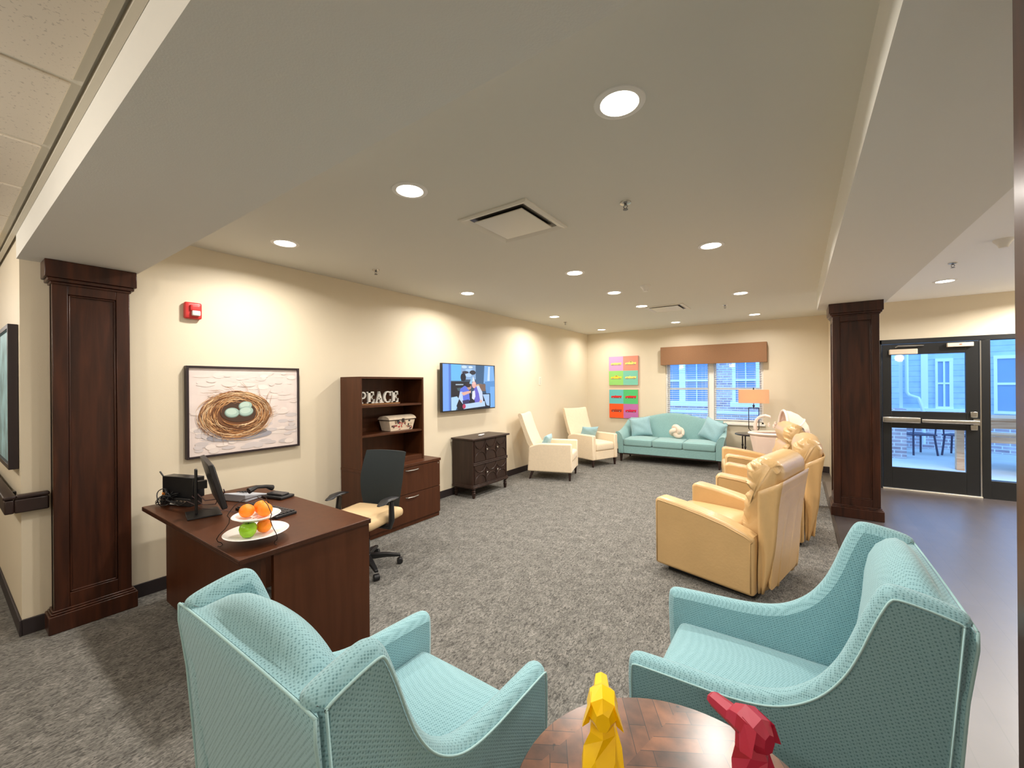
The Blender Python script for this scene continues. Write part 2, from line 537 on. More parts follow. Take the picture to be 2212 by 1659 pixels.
# door wall: opening from DX0 to DX1
DX0, DX1, DZ = 0.98, 3.75, 2.19
mb = MB()
mb.bb(0.60, DX0, YD, YD + 0.14, 0, 2.8); mb.bb(DX1, XR, YD, YD + 0.14, 0, 2.8); mb.bb(DX0, DX1, YD, YD + 0.14, DZ, 2.8)
struct('wall_door_side', mb, WALL, flat=True)
struct('wall_right', MB().bb(XR, XR + 0.15, YF, YD + 0.14, 0, 2.8), WALL, flat=True)
struct('wall_front', MB().bb(XE, XR, YF - 0.15, YF, 0, 2.8), WALL, flat=True)
struct('wall_corridor_end', MB().bb(XE - 0.15, XE, YF, YC + 0.15, 0, 2.8), WALL, flat=True)
# beams
BL0, BL1, BLZ = 0.325, 0.88, 2.412
BR0, BR1, BRZ = 0.215, 0.845, 2.50
struct('trim_1', MB().bb(XL, BR0, BL0, BL1, BLZ, 2.80), BEAMM, flat=True)       # beam in front of the room
struct('trim_2', MB().bb(BR0, BR1, BL0 + 0.02, 6.56, BRZ, 2.80), BEAMM, flat=True)   # beam along the right side
struct('ceiling', MB().bb(XL, 0.60, BL1, YB, ZC, 2.80), CEIL, flat=True)
struct('ceiling', MB().bb(0.601, XR, BL0, YD, ZC, 2.80), mat('ceiling_painted_daylight', rgb(244, 244, 243), 0.85, bump=0.03, bscale=150), flat=True)  # same ceiling; daylight on the door side painted in as a lighter colour
# tiled corridor ceiling: boards with a tegular step, grid bars between
mb = MB(); X0 = -4.60 + 0.0
tiles = MB(); grid = MB()
TW = 0.595; yy0 = BL0 - 0.045
nx = int((XR - XE) / TW) - 1
TX0 = -1.90 - 13 * TW
for i in range(nx + 1):
    x = TX0 + i * TW
    for j in range(6):
        y1 = yy0 - j * TW
        tiles.bb(x + 0.012, x + TW - 0.012, y1 - TW + 0.012, y1 - 0.012, ZCC - 0.004, ZCC + 0.02)
    grid.bb(x - 0.012, x + 0.012, YF, yy0, ZCC + 0.004, ZCC + 0.014)
for j in range(7):
    y1 = yy0 - j * TW
    grid.bb(XE, XR, y1 - 0.012, y1 + 0.012, ZCC + 0.0045, ZCC + 0.0145)
struct('ceiling', tiles, TILE, bevel=0.004, seg=1, flat=True)
struct('trim_3', grid, mat('ceiling_grid', rgb(215, 208, 192), 0.6), flat=True)
struct('trim_4', MB().bb(XE, XR, BL0 - 0.022, BL0 - 0.001, ZCC - 0.002, ZCC + 0.02), mat('ceiling_grid', rgb(215, 208, 192), 0.6), flat=True)
struct('ceiling', MB().bb(XE, XR, YF, BL0, ZCC + 0.021, 2.80), CEIL, flat=True)
# baseboards
bh, bt = 0.102, 0.012
struct('baseboard_left', MB().bb(XL, XL + bt, YC, YB, 0, bh), BASEB, bevel=0.003)
struct('baseboard_back', MB().bb(XL + bt, 0.45, YB - bt, YB, 0, bh), BASEB, bevel=0.003)
struct('baseboard_corridor', MB().bb(XE, XL + bt, YC - bt, YC, 0, bh), BASEB, bevel=0.003)
struct('baseboard_right', MB().bb(0.60, DX0, YD - bt, YD, 0, bh), BASEB, bevel=0.003)
struct('trim_5', MB().bb(FLX - 0.02, FLX + 0.012, 0.5, YD, -0.01, 0.006), mat('floor_transition', rgb(60, 52, 46), 0.5), bevel=0.002)

# ---------------------------------------------------------------- columns
def column(x0, x1, y0, y1, zt, label, faces):
    t = thing('column', label, 'column', ((x0 + x1) / 2, (y0 + y1) / 2, 0), 0)
    hx, hy = (x1 - x0) / 2, (y1 - y0) / 2
    core = MB().bb(-hx + 0.02, hx - 0.02, -hy + 0.02, hy - 0.02, 0, zt - 0.02)
    core.build('shaft', COLW, t, flat=True)
    st = 0.07; z0 = 0.14; z1 = zt - 0.14
    for f in faces:
        m = MB()
        def slab(a0, a1, b0, b1, d0=0.0, d1=0.022):
            if f == '-y': m.bb(max(a0, -h + .0006), min(a1, h - .0006), -hy - .0006, -hy + d1, b0, b1)
            if f == '+y': m.bb(max(a0, -h + .0006), min(a1, h - .0006), hy - d1, hy + .0006, b0, b1)
            if f == '+x': m.bb(hx - d1, hx, a0, a1, b0, b1)
            if f == '-x': m.bb(-hx, -hx + d1, a0, a1, b0, b1)
        h = hx if f[1] == 'y' else hy - 0.0006
        slab(-h, -h + st, z0, z1); slab(h - st, h, z0, z1)
        slab(-h + st, h - st, z0, z0 + 0.09); slab(-h + st, h - st, z1 - 0.07, z1)
        m.build('panel_frame', COLW, t, bevel=0.003)
        m2 = MB()
        g = 0.012
        for (a0, a1, b0, b1) in ((-h + st, -h + st + g, z0 + 0.09, z1 - 0.07), (h - st - g, h - st, z0 + 0.09, z1 - 0.07), (-h + st, h - st, z0 + 0.09, z0 + 0.09 + g), (-h + st, h - st, z1 - 0.07 - g, z1 - 0.07)):
            if f == '-y': m2.bb(a0, a1, -hy + 0.008, -hy + 0.023, b0, b1)
            if f == '+y': m2.bb(a0, a1, hy - 0.023, hy - 0.008, b0, b1)
            if f == '+x': m2.bb(hx - 0.023, hx - 0.008, a0, a1, b0, b1)
            if f == '-x': m2.bb(-hx + 0.008, -hx + 0.023, a0, a1, b0, b1)
        m2.build('panel_bead', COLW, t, bevel=0.004)
    b = MB()
    b.bb(-hx - 0.028, hx + 0.028, -hy - 0.028, hy + 0.028, 0, 0.115)
    b.bb(-hx - 0.018, hx + 0.018, -hy - 0.018, hy + 0.018, 0.115, 0.128)
    b.bb(-hx - 0.010, hx + 0.010, -hy - 0.010, hy + 0.010, 0.128, 0.142)
    b.build('base', COLW, t, bevel=0.005)
    c = MB()
    c.bb(-hx - 0.008, hx + 0.008, -hy - 0.008, hy + 0.008, zt - 0.152, zt - 0.135)
    c.bb(-hx - 0.022, hx + 0.022, -hy - 0.022, hy + 0.022, zt - 0.135, zt - 0.112)
    c.bb(-hx - 0.034, hx + 0.034, -hy - 0.034, hy + 0.034, zt - 0.112, zt)
    c.build('capital', COLW, t, bevel=0.004)
    return t
column(XL + 0.036, -3.945, 0.46, 0.835, BLZ - 0.001, 'dark mahogany panelled column against the left wall', ('+x', '-y', '+y'))
column(0.345, 0.765, 6.15, 6.53, BRZ - 0.001, 'dark mahogany panelled column beside the glass door', ('-y', '-x', '+x'))
column(0.350, 0.770, 0.80, 1.222, BRZ - 0.001, 'dark column cut off by the right edge of the picture', ('-y', '-x', '+y'))

# ---------------------------------------------------------------- window, blinds, valance
w = bpy.data.objects.new('window_1', None); COL.objects.link(w); w['kind'] = 'structure'; w.location = (0, YB, 0)
m = MB(); fd = 0.16
MX0, MX1 = -1.455, -1.365
for (a, b) in ((WX0, WX0 + 0.035), (WX1 - 0.035, WX1), (MX0, MX1)):
    m.bb(a, b, 0.02, 0.12, WZ0, WZ1)
m.bb(WX0, WX1, 0.02, 0.12, WZ1 - 0.04, WZ1); m.bb(WX0, WX1, 0.02, 0.12, WZ0, WZ0 + 0.035)
m.build('window_frame', WHITE, w, bevel=0.004)
zm = 1.455
for k, (a, b) in enumerate(((WX0 + 0.035, MX0), (MX1, WX1 - 0.035))):
    for (z0, z1, yo) in ((WZ0 + 0.035, zm + 0.02, 0.06), (zm - 0.02, WZ1 - 0.04, 0.09)):
        s = MB(); t_ = 0.035
        s.bb(a, a + t_, yo, yo + 0.03, z0, z1); s.bb(b - t_, b, yo, yo + 0.03, z0, z1)
        s.bb(a + t_, b - t_, yo, yo + 0.03, z0, z0 + t_); s.bb(a + t_, b - t_, yo, yo + 0.03, z1 - t_, z1)
        so = s.build('sash', WHITE, w, bevel=0.003)
        MB().bb(a + t_, b - t_, yo + 0.012, yo + 0.018, z0 + t_, z1 - t_).build('pane', GLASS, so, flat=True)
MB().bb(WX0 - 0.03, WX1 + 0.03, -0.05, 0.05, WZ0 - 0.035, WZ0 + 0.0).build('window_sill', WHITE, w, bevel=0.006)
for nm, (a, b), zb in (('left', (WX0 + 0.01, MX0 - 0.0), 0.84), ('right', (MX1 + 0.0, WX1 - 0.01), 0.84)):
    bl = thing('window_blind', 'open white slatted blind on the %s half of the window' % nm, 'blind', ((a + b) / 2, YB + 0.005, 0), 0)
    hw = (b - a) / 2 - 0.012
    sl = MB(); z = zb + 0.05
    while z < 2.02:
        sl.box(0, 0.022, z, hw * 2, 0.046, 0.0025, RX(math.radians(6)))
        z += 0.043
    sl.build('slats', BLIND, bl, flat=True)
    MB().bb(-hw, hw, 0.0, 0.048, 2.04, 2.09).build('head_rail', BLIND, bl)
    MB().bb(-hw, hw, 0.0, 0.046, zb, zb + 0.018).build('bottom_rail', BLIND, bl)
    cd = MB()
    for x in (-hw * 0.72, 0, hw * 0.72):
        cd.tube([(x, 0.0, zb), (x, 0.0, 2.05)], 0.0016, 5)
    cd.tube([(hw * 0.9, -0.006, 1.2), (hw * 0.9, -0.006, 2.05)], 0.002, 5)
    cd.build('cords', BLIND, bl)
v = MB(); VX0, VX1 = -2.355, -0.455
v.bb(VX0, VX1, YB - 0.14, YB - 0.12, 1.955, 2.33); v.bb(VX0, VX0 + 0.02, YB - 0.12, YB - 0.001, 1.955, 2.33)
v.bb(VX1 - 0.02, VX1, YB - 0.12, YB - 0.001, 1.955, 2.33); v.bb(VX0, VX1, YB - 0.12, YB - 0.001, 2.31, 2.33)
tag(v.build('window_valance', VALANCE, bevel=0.004), 'brown fabric cornice valance above the window', 'valance')

# ---------------------------------------------------------------- glass door and side glazing
dr = bpy.data.objects.new('door_1', None); COL.objects.link(dr); dr['kind'] = 'structure'; dr.location = (0, YD, 0)
m = MB()
m.bb(DX0, DX0 + 0.05, -0.01, 0.13, 0, DZ); m.bb(DX0, DX1, -0.01, 0.13, DZ - 0.065, DZ)
m.bb(2.03, 2.11, -0.01, 0.13, 0, DZ - 0.065)
m.build('door_frame', BLACKF, dr, bevel=0.003)
leaf = MB(); a, b = DX0 + 0.055, 2.012; z0, z1 = 0.022, DZ - 0.07
g0, g1 = 1.135, 1.885
leaf.bb(a, g0, 0.0, 0.045, z0, z1); leaf.bb(g1, b, 0.0, 0.045, z0, z1)
leaf.bb(g0, g1, 0.0, 0.045, z0, 0.325); leaf.bb(g0, g1, 0.0, 0.045, 0.90, 1.145); leaf.bb(g0, g1, 0.0, 0.045, 1.965, z1)
lo = leaf.build('door_leaf', BLACKF, dr, bevel=0.003)
for (q0, q1) in ((0.325, 0.90), (1.145, 1.965)):
    MB().bb(g0, g1, 0.018, 0.026, q0, q1).build('pane', GLASS, lo, flat=True)
pb = MB(); pb.rbox(1.23, -0.05, 1.022, 0.40, 0.05, 0.082, 0.012); pb.rbox(1.72, -0.055, 1.018, 0.56, 0.045, 0.055, 0.014)
pb.box(1.06, -0.02, 1.02, 0.05, 0.05, 0.07); pb.box(1.97, -0.025, 1.02, 0.06, 0.06, 0.085)
pb.build('push_bar', CHROME, dr)
lt = MB(); lt.box(1.955, -0.012, 1.12, 0.065, 0.022, 0.075); lt.box(1.955, -0.012, 0.945, 0.065, 0.022, 0.07)
lt.build('latch_plate', CHROME, dr, bevel=0.004)
MB().bb(2.014, 2.028, -0.006, 0.03, 0.01, DZ - 0.07).build('edge_strip', CHROME, dr)
MB().bb(DX0 + 0.05, 2.03, -0.03, 0.1, 0.0, 0.018).build('threshold', mat('threshold_metal', rgb(214, 206, 190), 0.35, metal=0.6), dr, bevel=0.003)
cl = MB(); cl.box(1.255, -0.035, 2.005, 0.30, 0.06, 0.075)
co = cl.build('door_closer', mat('closer_beige', rgb(222, 206, 186), 0.4), dr, bevel=0.008)
MB().tube([(1.17, -0.05, 2.07), (1.20, -0.06, 2.09), (1.47, -0.04, 2.085)], 0.009).build('closer_arm', CHROME, co)
sn = MB().box(1.825, -0.03, 2.075, 0.25, 0.05, 0.055).build('door_sensor', mat('closer_beige', rgb(222, 206, 186), 0.4), dr, bevel=0.006)
MB().box(1.83, -0.058, 2.08, 0.02, 0.006, 0.012).build('indicator_light', RUBY, sn)
w2 = bpy.data.objects.new('window_2', None); COL.objects.link(w2); w2['kind'] = 'structure'; w2.location = (0, YD, 0)
m = MB(); m.bb(2.11, DX1, 0.0, 0.12, 0, 0.24); m.bb(2.11, DX1, 0.0, 0.12, 2.13 - 0.005, DZ - 0.001 - 0.064 + 0.06); m.bb(DX1 - 0.06, DX1, 0, 0.12, 0.24, 2.125)
m.build('window_frame', BLACKF, w2, bevel=0.003)
MB().bb(2.11, DX1 - 0.06, 0.05, 0.06, 0.24, 2.125).build('pane', GLASS, w2, flat=True)

# ---------------------------------------------------------------- ceiling fixtures
def downlight_proto():
    t = thing('recessed_light', '', 'ceiling light', (0, 0, ZC))
    ring = MB()
    prof = [(0.078, -0.001), (0.078, -0.006), (0.088, -0.008), (0.103, -0.004), (0.105, 0.0)]
    n = 32
    ring.loft([[(r * math.cos(2 * PI * j / n), r * math.sin(2 * PI * j / n), z) for j in range(n)] for r, z in prof], caps=False)
    ring.build('trim_ring', WHITE, t)
    MB().lathe([(0.001, -0.003), (0.077, -0.003), (0.077, 0.0), (0.001, 0.0)], n=32).build('lens', BULB, t)
    ld = bpy.data.lights.new('downlight', 'AREA'); ld.shape = 'DISK'; ld.size = 0.15
    ld.energy = LAMP_W; ld.color = LAMP_COL; ld.spread = math.radians(160)
    lo = bpy.data.objects.new('lamp', ld); COL.objects.link(lo); lo.parent = t; lo.location = (0, 0, -0.012)
    return t
LP = [(-0.595, 1.643, 'largest recessed light, nearest the camera over the carpet'),
      (-1.885, 1.65, 'recessed light left of the square ceiling vent, second largest'),
      (-3.40, 1.665, 'recessed light above the nest painting near the left wall'),
      (-3.425, 3.93, 'recessed light above the space between bookcase and television'),
      (-1.90, 3.88, 'recessed light behind the large square ceiling vent'),
      (-0.59, 3.80, 'recessed light to the right of the near sprinkler, near the right beam'),
      (-1.91, 5.03, 'recessed light left of the ceiling smoke detector'),
      (-1.912, 6.159, 'recessed light just left of the far ceiling vent'),
      (-3.43, 6.20, 'recessed light above the first cream armchair by the left wall'),
      (-3.45, 8.32, 'small recessed light in the far left corner of the ceiling'),
      (-1.90, 8.20, 'small recessed light in front of the window valance'),
      (-0.595, 6.06, 'recessed light right of the far vent, above the recliners'),
      (-0.59, 8.10, 'small recessed light at the far right end of the lounge ceiling'),
      (1.418, 6.79, 'recessed light in front of the glass door'),
      (1.40, 4.40, 'dim recessed light cut off by the dark column at the right edge'),]
pr_ = downlight_proto()
for i, (x, y, lb) in enumerate(LP):
    if i == 0:
        pr_.location = (x, y, ZC); pr_['label'] = lb; pr_['group'] = 'recessed ceiling lights'
    else:
        dup(pr_, (x, y, ZC), 0, lb, 'recessed ceiling lights')
for i, (x, y, z, lb) in enumerate([(3.1, 1.6, ZC, 'unseen recessed light added over the vinyl floor beside the camera'), (2.9, 4.4, ZC, 'unseen recessed light added over the middle of the vinyl floor'), (2.7, 7.3, ZC, 'unseen recessed light added in front of the side glass'), (3.8, 7.3, ZC, 'unseen recessed light added at the right end of the glazed wall')]):  # out-of-view lights added to brighten the door side
    dup(pr_, (x, y, z), 0, lb, 'recessed ceiling lights')
for x, y, lb in [(-2.2, -0.85, 'unseen globe light added in the tiled corridor left of the camera'), (-4.2, -0.85, 'unseen globe light added in the tiled corridor near the corner column'), (-6.6, -0.85, 'unseen globe light added far down the tiled corridor'), (0.3, -1.0, 'unseen globe light added in the tiled corridor behind the camera'), (2.6, -1.0, 'unseen globe light added at the right end of the tiled corridor')]:  # out-of-view globes added to brighten the corridor tiles and beam side
    t = thing('added_globe_light', lb, 'ceiling light', (x, y, ZCC - 0.0045), 0, 'unseen globe lights added in the corridor')
    MB().lathe([(0.001, 0), (0.08, 0), (0.08, -0.02), (0.001, -0.02)], n=24).build('base', WHITE, t)
    MB().lathe([(0.001, -0.16), (0.05, -0.15), (0.085, -0.12), (0.095, -0.085), (0.085, -0.045), (0.06, -0.021), (0.001, -0.021)], n=24).build('globe', mat('opal_glass', rgb(255, 240, 215), 0.5, emis=(1, 0.9, 0.76, 1), estr=3), t)
    pl_ = bpy.data.lights.new('globe', 'POINT'); pl_.energy = 30; pl_.color = LAMP_COL; pl_.shadow_soft_size = 0.10
    po = bpy.data.objects.new('lamp', pl_); COL.objects.link(po); po.parent = t; po.location = (0, 0, -0.27)

door_lamp = bpy.data.lights['downlight'].copy(); door_lamp.energy = LAMP_W * 0.9
added_hall_lamp = bpy.data.lights['downlight'].copy(); added_hall_lamp.energy = LAMP_W * 3.4  # boosted output for the added lights that brighten the door wall
far_lamp = bpy.data.lights['downlight'].copy(); far_lamp.energy = LAMP_W * 0.6
for o in list(COL.objects):
    if o.type == 'LIGHT' and o.parent and o.parent.name.startswith('recessed_light'):
        if o.parent.location.x > 1:
            o.data = added_hall_lamp if o.parent.location.y > 7 else door_lamp
        elif o.parent.location.y > 7.5:
            o.data = far_lamp

dim = mat('unlit_lens', rgb(150, 165, 165), 0.3)
for o in list(COL.objects):
    if o.parent and o.parent.name.startswith('recessed_light') and abs(o.parent.location.y - 4.40) < 0.02 and abs(o.parent.location.x - 1.40) < 0.02:
        if o.type == 'LIGHT':
            o.data = o.data.copy(); o.data.energy = 2.0
        elif o.name.startswith('lens'):
            o.data = o.data.copy(); o.data.materials[0] = dim

def vent(x, y, label):
    t = thing('ceiling_vent', label, 'vent', (x, y, ZC)); h = 0.285
    m = MB()
    prof = [(h, 0.0), (h, -0.008), (h - 0.015, -0.016), (h - 0.05, -0.006), (h - 0.06, 0.0)]
    m.loft([[(-r, -r, z), (r, -r, z), (r, r, z), (-r, r, z)] for r, z in prof], caps=False)
    m.build('frame', VENTW, t, angle=20)
    MB().bb(-h + 0.06, h - 0.06, -h + 0.06, h - 0.06, -0.002, 0.0).build('throat', VENTD, t)
    m = MB(); q = h - 0.085
    m.loft([[(-r, -r, z), (r, -r, z), (r, r, z), (-r, r, z)] for r, z in [(q, -0.012), (q, -0.018), (q - 0.012, -0.02)]])
    m.build('center_plate', VENTW, t, angle=20)
    return t
vent(-1.663, 2.42, 'large square air vent in the ceiling, nearest the camera')
vent(-1.645, 6.57, 'far square air vent in the ceiling before the window')

def sprinkler(x, y, label):
    t = thing('sprinkler', label, 'sprinkler', (x, y, ZC))
    MB().lathe([(0.001, 0), (0.036, 0), (0.034, -0.008), (0.02, -0.011), (0.001, -0.011)], n=20).build('escutcheon', CHROME, t)
    m = MB(); m.tube([(0, 0, -0.01), (0, 0, -0.02)], 0.009)
    for s in (-1, 1):
        m.tube([(s * 0.008, 0, -0.018), (s * 0.013, 0, -0.03), (0, 0, -0.045)], 0.0025, 6)
    m.build('body', GREYM, t)
    MB().lathe([(0.001, -0.045), (0.016, -0.045), (0.016, -0.048), (0.001, -0.048)], n=16).build('deflector', GREYM, t)
sprinkler(-0.895, 2.567, 'nearest ceiling sprinkler, right of the large vent')
sprinkler(-3.465, 2.584, 'ceiling sprinkler near the left wall above the bookcase')
sprinkler(-0.881, 6.856, 'far ceiling sprinkler right of the far vent')
sprinkler(-3.58, 6.892, 'small ceiling sprinkler near the left wall above the cream chairs')
sprinkler(1.266, 5.798, 'ceiling sprinkler on the door side of the right beam')

def smoke(x, y, label):
    t = thing('smoke_detector', label, 'smoke detector', (x, y, ZC))
    MB().lathe([(0.001, 0), (0.062, 0), (0.06, -0.012), (0.045, -0.03), (0.001, -0.03)], n=28).build('base', WHITE, t)
    m = MB().lathe([(0.045, -0.028), (0.032, -0.05), (0.026, -0.07), (0.001, -0.073)], n=28)
    m.build('head', WHITE, t)
smoke(-1.475, 4.90, 'white smoke detector on the lounge ceiling')
smoke(1.402, 5.084, 'white smoke detector on the ceiling near the glass door')

# ---------------------------------------------------------------- painted flat pictures
def painted(name, polys, m, parent, to3d, step=0.00025):
    b = MB()
    for k, (poly, col) in enumerate(polys):
        n = len(poly)
        b.add([to3d(p[0], p[1], k * step) for p in poly], [list(range(n))], col)
    return b.build(name, m, parent, flat=True)

def ell(cx, cy, rx, ry, n=20, a0=0.0, rot=0.0):
    out = []
    for i in range(n):
        t = 2 * PI * i / n
        x, y = rx * math.cos(t), ry * math.sin(t)
        out.append((cx + x * math.cos(rot) - y * math.sin(rot), cy + x * math.sin(rot) + y * math.cos(rot)))
    return out

def stroke(pts, w0):
    L = []; R = []
    n = len(pts)
    for i, p in enumerate(pts):
        q0 = pts[max(0, i - 1)]; q1 = pts[min(n - 1, i + 1)]
        dx, dy = q1[0] - q0[0], q1[1] - q0[1]; l = math.hypot(dx, dy) or 1
        w = w0 * (0.25 + math.sin(PI * (i + 0.3) / (n - 0.4)))
        L.append((p[0] - dy / l * w, p[1] + dx / l * w)); R.append((p[0] + dy / l * w, p[1] - dx / l * w))
    return L + R[::-1]

def jit(c, a):
    k = 1 + random.uniform(-a, a)
    return tuple(min(1, x * k) for x in c[:3]) + (1,)

# nest painting on the left wall; u along +Y, v up
PY0, PY1, PZ0, PZ1 = 1.19, 2.10, 0.995, 1.757
pt = thing('framed_nest_painting', 'dark framed painting of a birds nest with three pale eggs', 'painting', (XL, (PY0 + PY1) / 2, (PZ0 + PZ1) / 2))
hw, hh = (PY1 - PY0) / 2, (PZ1 - PZ0) / 2
m = MB(); ft = 0.018
m.bb(0.002, 0.05, -hw, -hw + ft, -hh, hh); m.bb(0.002, 0.05, hw - ft, hw, -hh, hh); m.bb(0.002, 0.05, -hw + ft, hw - ft, hh - ft, hh); m.bb(0.002, 0.05, -hw + ft, hw - ft, -hh, -hh + ft)
m.build('frame', mat('black_frame', rgb(40, 28, 32), 0.4), pt, bevel=0.002)
W2, H2 = hw - ft, hh - ft
MB().bb(0.002, 0.036, -W2, W2, -H2, H2).build('canvas', mat('canvas_pale', rgb(226, 212, 206), 0.8, var=0.06, vscale=7), pt, flat=True)
P_ = []
for i in range(150):
    cx, cy = random.uniform(-W2 * 0.92, W2 * 0.92), random.uniform(-H2 * 0.92, H2 * 0.92)
    low = cy < -0.06 - 0.03 * math.sin(cx * 9)
    c = rgb(208, 199, 198) if low else rgb(226, 213, 207)
    if random.random() < 0.3: c = rgb(232, 220, 213)
    rx = random.uniform(0.02, 0.07); ry = random.uniform(0.008, 0.025)
    rx = min(rx, W2 - abs(cx)); ry = min(ry, H2 - abs(cy))
    P_.append((ell(cx, cy, rx, ry, 9), jit(c, 0.05)))
P_.append((ell(-0.06, -0.225, 0.26, 0.045), rgb(158, 156, 164)))
P_.append((ell(-0.05, -0.20, 0.21, 0.04), rgb(128, 122, 124)))
NX, NY = -0.085, -0.02
P_.append((ell(NX, NY - 0.02, 0.265, 0.20, 40), rgb(140, 100, 66)))
P_.append((ell(NX, NY - 0.02, 0.24, 0.17, 40), rgb(112, 72, 44)))
def nest_strokes(n, r0, r1, cols, wd):
    for i in range(n):
        rr = random.uniform(r0, r1); a = random.uniform(0, 2 * PI); l = random.uniform(0.4, 1.2)
        dr_ = random.uniform(-0.10, 0.10)
        pts = []
        for k in range(8):
            t = a + l * k / 7; q = rr + dr_ * k / 7
            x = NX + 0.285 * q * math.cos(t); y = NY - 0.015 + 0.205 * q * math.sin(t) + 0.004 * math.sin(k * 2 + i)
            pts.append((max(-W2 + .01, min(W2 - .01, x)), max(-H2 + .01, min(H2 - .01, y))))
        P_.append((stroke(pts, random.uniform(0.5, 1.0) * wd), jit(random.choice(cols), 0.2)))
br = [rgb(190, 140, 92), rgb(150, 100, 60), rgb(216, 176, 128), rgb(104, 66, 40), rgb(168, 112, 62), rgb(228, 196, 156)]
nest_strokes(150, 0.68, 1.0, br, 0.0034)
P_.append((ell(NX + 0.02, NY + 0.01, 0.155, 0.095, 32), rgb(74, 52, 38)))
nest_strokes(60, 0.52, 0.68, br, 0.003)
for (ex, ey, er, ry_, ro) in ((0.06, 0.055, 0.055, 0.04, 0.1), (-0.045, -0.0, 0.058, 0.044, -0.1), (0.065, 0.005, 0.06, 0.044, 0.1)):
    P_.append((ell(NX + ex, NY + ey, er, ry_, 24, 0, ro), rgb(118, 140, 130)))
    P_.append((ell(NX + ex + 0.002, NY + ey + 0.004, er * 0.92, ry_ * 0.88, 24, 0, ro), rgb(166, 194, 184)))
    P_.append((ell(NX + ex - 0.004, NY + ey + 0.009, er * 0.7, ry_ * 0.6, 20, 0, ro), rgb(192, 216, 204)))
for i in range(26):
    a = random.uniform(-2.6, -0.5); pts = []
    for k in range(7):
        t = a + 0.9 * k / 6
        pts.append((NX + 0.02 + 0.165 * math.cos(t), NY + 0.0 + 0.112 * math.sin(t) + random.uniform(-0.004, 0.004)))
    P_.append((stroke(pts, 0.003), jit(random.choice(br), 0.2)))
nest_strokes(70, 0.72, 1.08, br, 0.002)
for i in range(34):
    a = random.uniform(0, 2 * PI); x = NX + 0.27 * math.cos(a); y = NY + 0.19 * math.sin(a)
    d = a + random.uniform(0.5, 1.3); L = random.uniform(0.05, 0.12)
    pts = [(x + L * k / 5 * math.cos(d), y + L * k / 5 * math.sin(d) + 0.01 * math.sin(k)) for k in range(6)]
    pts = [(max(-W2 + .01, min(W2 - .01, p[0])), max(-H2 + .01, min(H2 - .01, p[1]))) for p in pts]
    P_.append((stroke(pts, 0.0011), jit(rgb(170, 136, 104), 0.2)))
painted('painted_nest', P_, PAINT, pt, lambda u, v_, k: (0.0365 + k, u, v_), 0.00002)

# fire alarm
fa = thing('fire_alarm', 'red fire alarm strobe high on the left wall', 'fire alarm', (XL, 1.245, 2.207))
MB().rbox(0.022, 0, 0, 0.044, 0.118, 0.135, 0.014).build('housing', REDP, fa)
MB().rbox(0.05, 0.008, 0.02, 0.02, 0.07, 0.05, 0.008).build('horn_grille', REDP, fa)
MB().rbox(0.055, 0.012, -0.022, 0.03, 0.058, 0.042, 0.008).build('strobe_lens', mat('strobe_clear', rgb(232, 228, 226), 0.1), fa)

# television
TY0, TY1, TZ0, TZ1 = 4.02, 5.21, 1.205, 1.885
tv = thing('television', 'flat television mounted on the left wall showing a film scene', 'television', (XL + 0.105, (TY0 + TY1) / 2, (TZ0 + TZ1) / 2))
a, b = (TY1 - TY0) / 2, (TZ1 - TZ0) / 2
MB().bb(-0.045, 0.0, -a, a, -b, b).build('casing', BLACKP, tv, bevel=0.004)
MB().bb(-0.103, -0.045, -0.2, 0.2, -0.12, 0.12).build('wall_bracket', BLACKP, tv)
T = [([(-a + .012, -b + .016), (a - .012, -b + .016), (a - .012, b - .012), (-a + .012, b - .012)], rgb(58, 80, 104))]
def TP(u, v_):
    return (-a + 0.012 + u * (2 * a - 0.024), b - 0.012 - v_ * (2 * b - 0.028))
def tp(pts, c): T.append(([TP(*p) for p in pts], rgb(*c)))
def te(u, v_, ru, rv, c, rot=0): T.append((ell(*TP(u, v_), ru * 2 * a, rv * 2 * b, 16, 0, rot), rgb(*c)))
tp([(0, 0), (.14, 0), (.13, 1), (0, 1)], (120, 170, 250)); tp([(.10, 0), (.14, 0), (.13, 1), (.10, 1)], (90, 130, 215))
tp([(.14, 0), (.32, 0), (.32, .36), (.14, .36)], (110, 190, 250))
tp([(.32, 0), (.60, 0), (.60, .33), (.32, .33)], (140, 175, 215))
for (u, v_, ru, rv, c) in ((.38, .05, .05, .03, (200, 225, 245)), (.47, .12, .07, .03, (170, 205, 240)), (.40, .17, .06, .03, (60, 60, 74)), (.36, .28, .05, .09, (32, 34, 46)), (.54, .17, .06, .05, (52, 52, 60)), (.46, .23, .06, .04, (180, 210, 240)), (.50, .05, .04, .025, (214, 232, 250))):
    te(u, v_, ru, rv, c)
tp([(.60, 0), (.90, 0), (.92, .5), (.60, .5)], (66, 100, 134)); tp([(.78, 0), (.98, 0), (1, .42), (.76, .42)], (130, 180, 235))
tp([(.86, .02), (.90, .02), (.89, .36), (.84, .36)], (205, 225, 250))
tp([(.78, .38), (1, .36), (1, 1), (.86, 1)], (96, 150, 210)); tp([(.9, .5), (1, .5), (1, 1), (.88, 1)], (120, 175, 235))
tp([(.14, .38), (.50, .38), (.5, .70), (.14, .70)], (30, 34, 42)); tp([(.22, .43), (.36, .43), (.36, .455), (.22, .455)], (170, 190, 205))
tp([(.24, .52), (.40, .50), (.36, .58), (.26, .58)], (70, 96, 104))
te(.68, .50, .10, .07, (150, 124, 104)); tp([(.60, .44), (.80, .44), (.80, .60), (.60, .60)], (128, 100, 82)); te(.64, .50, .035, .06, (214, 176, 140))
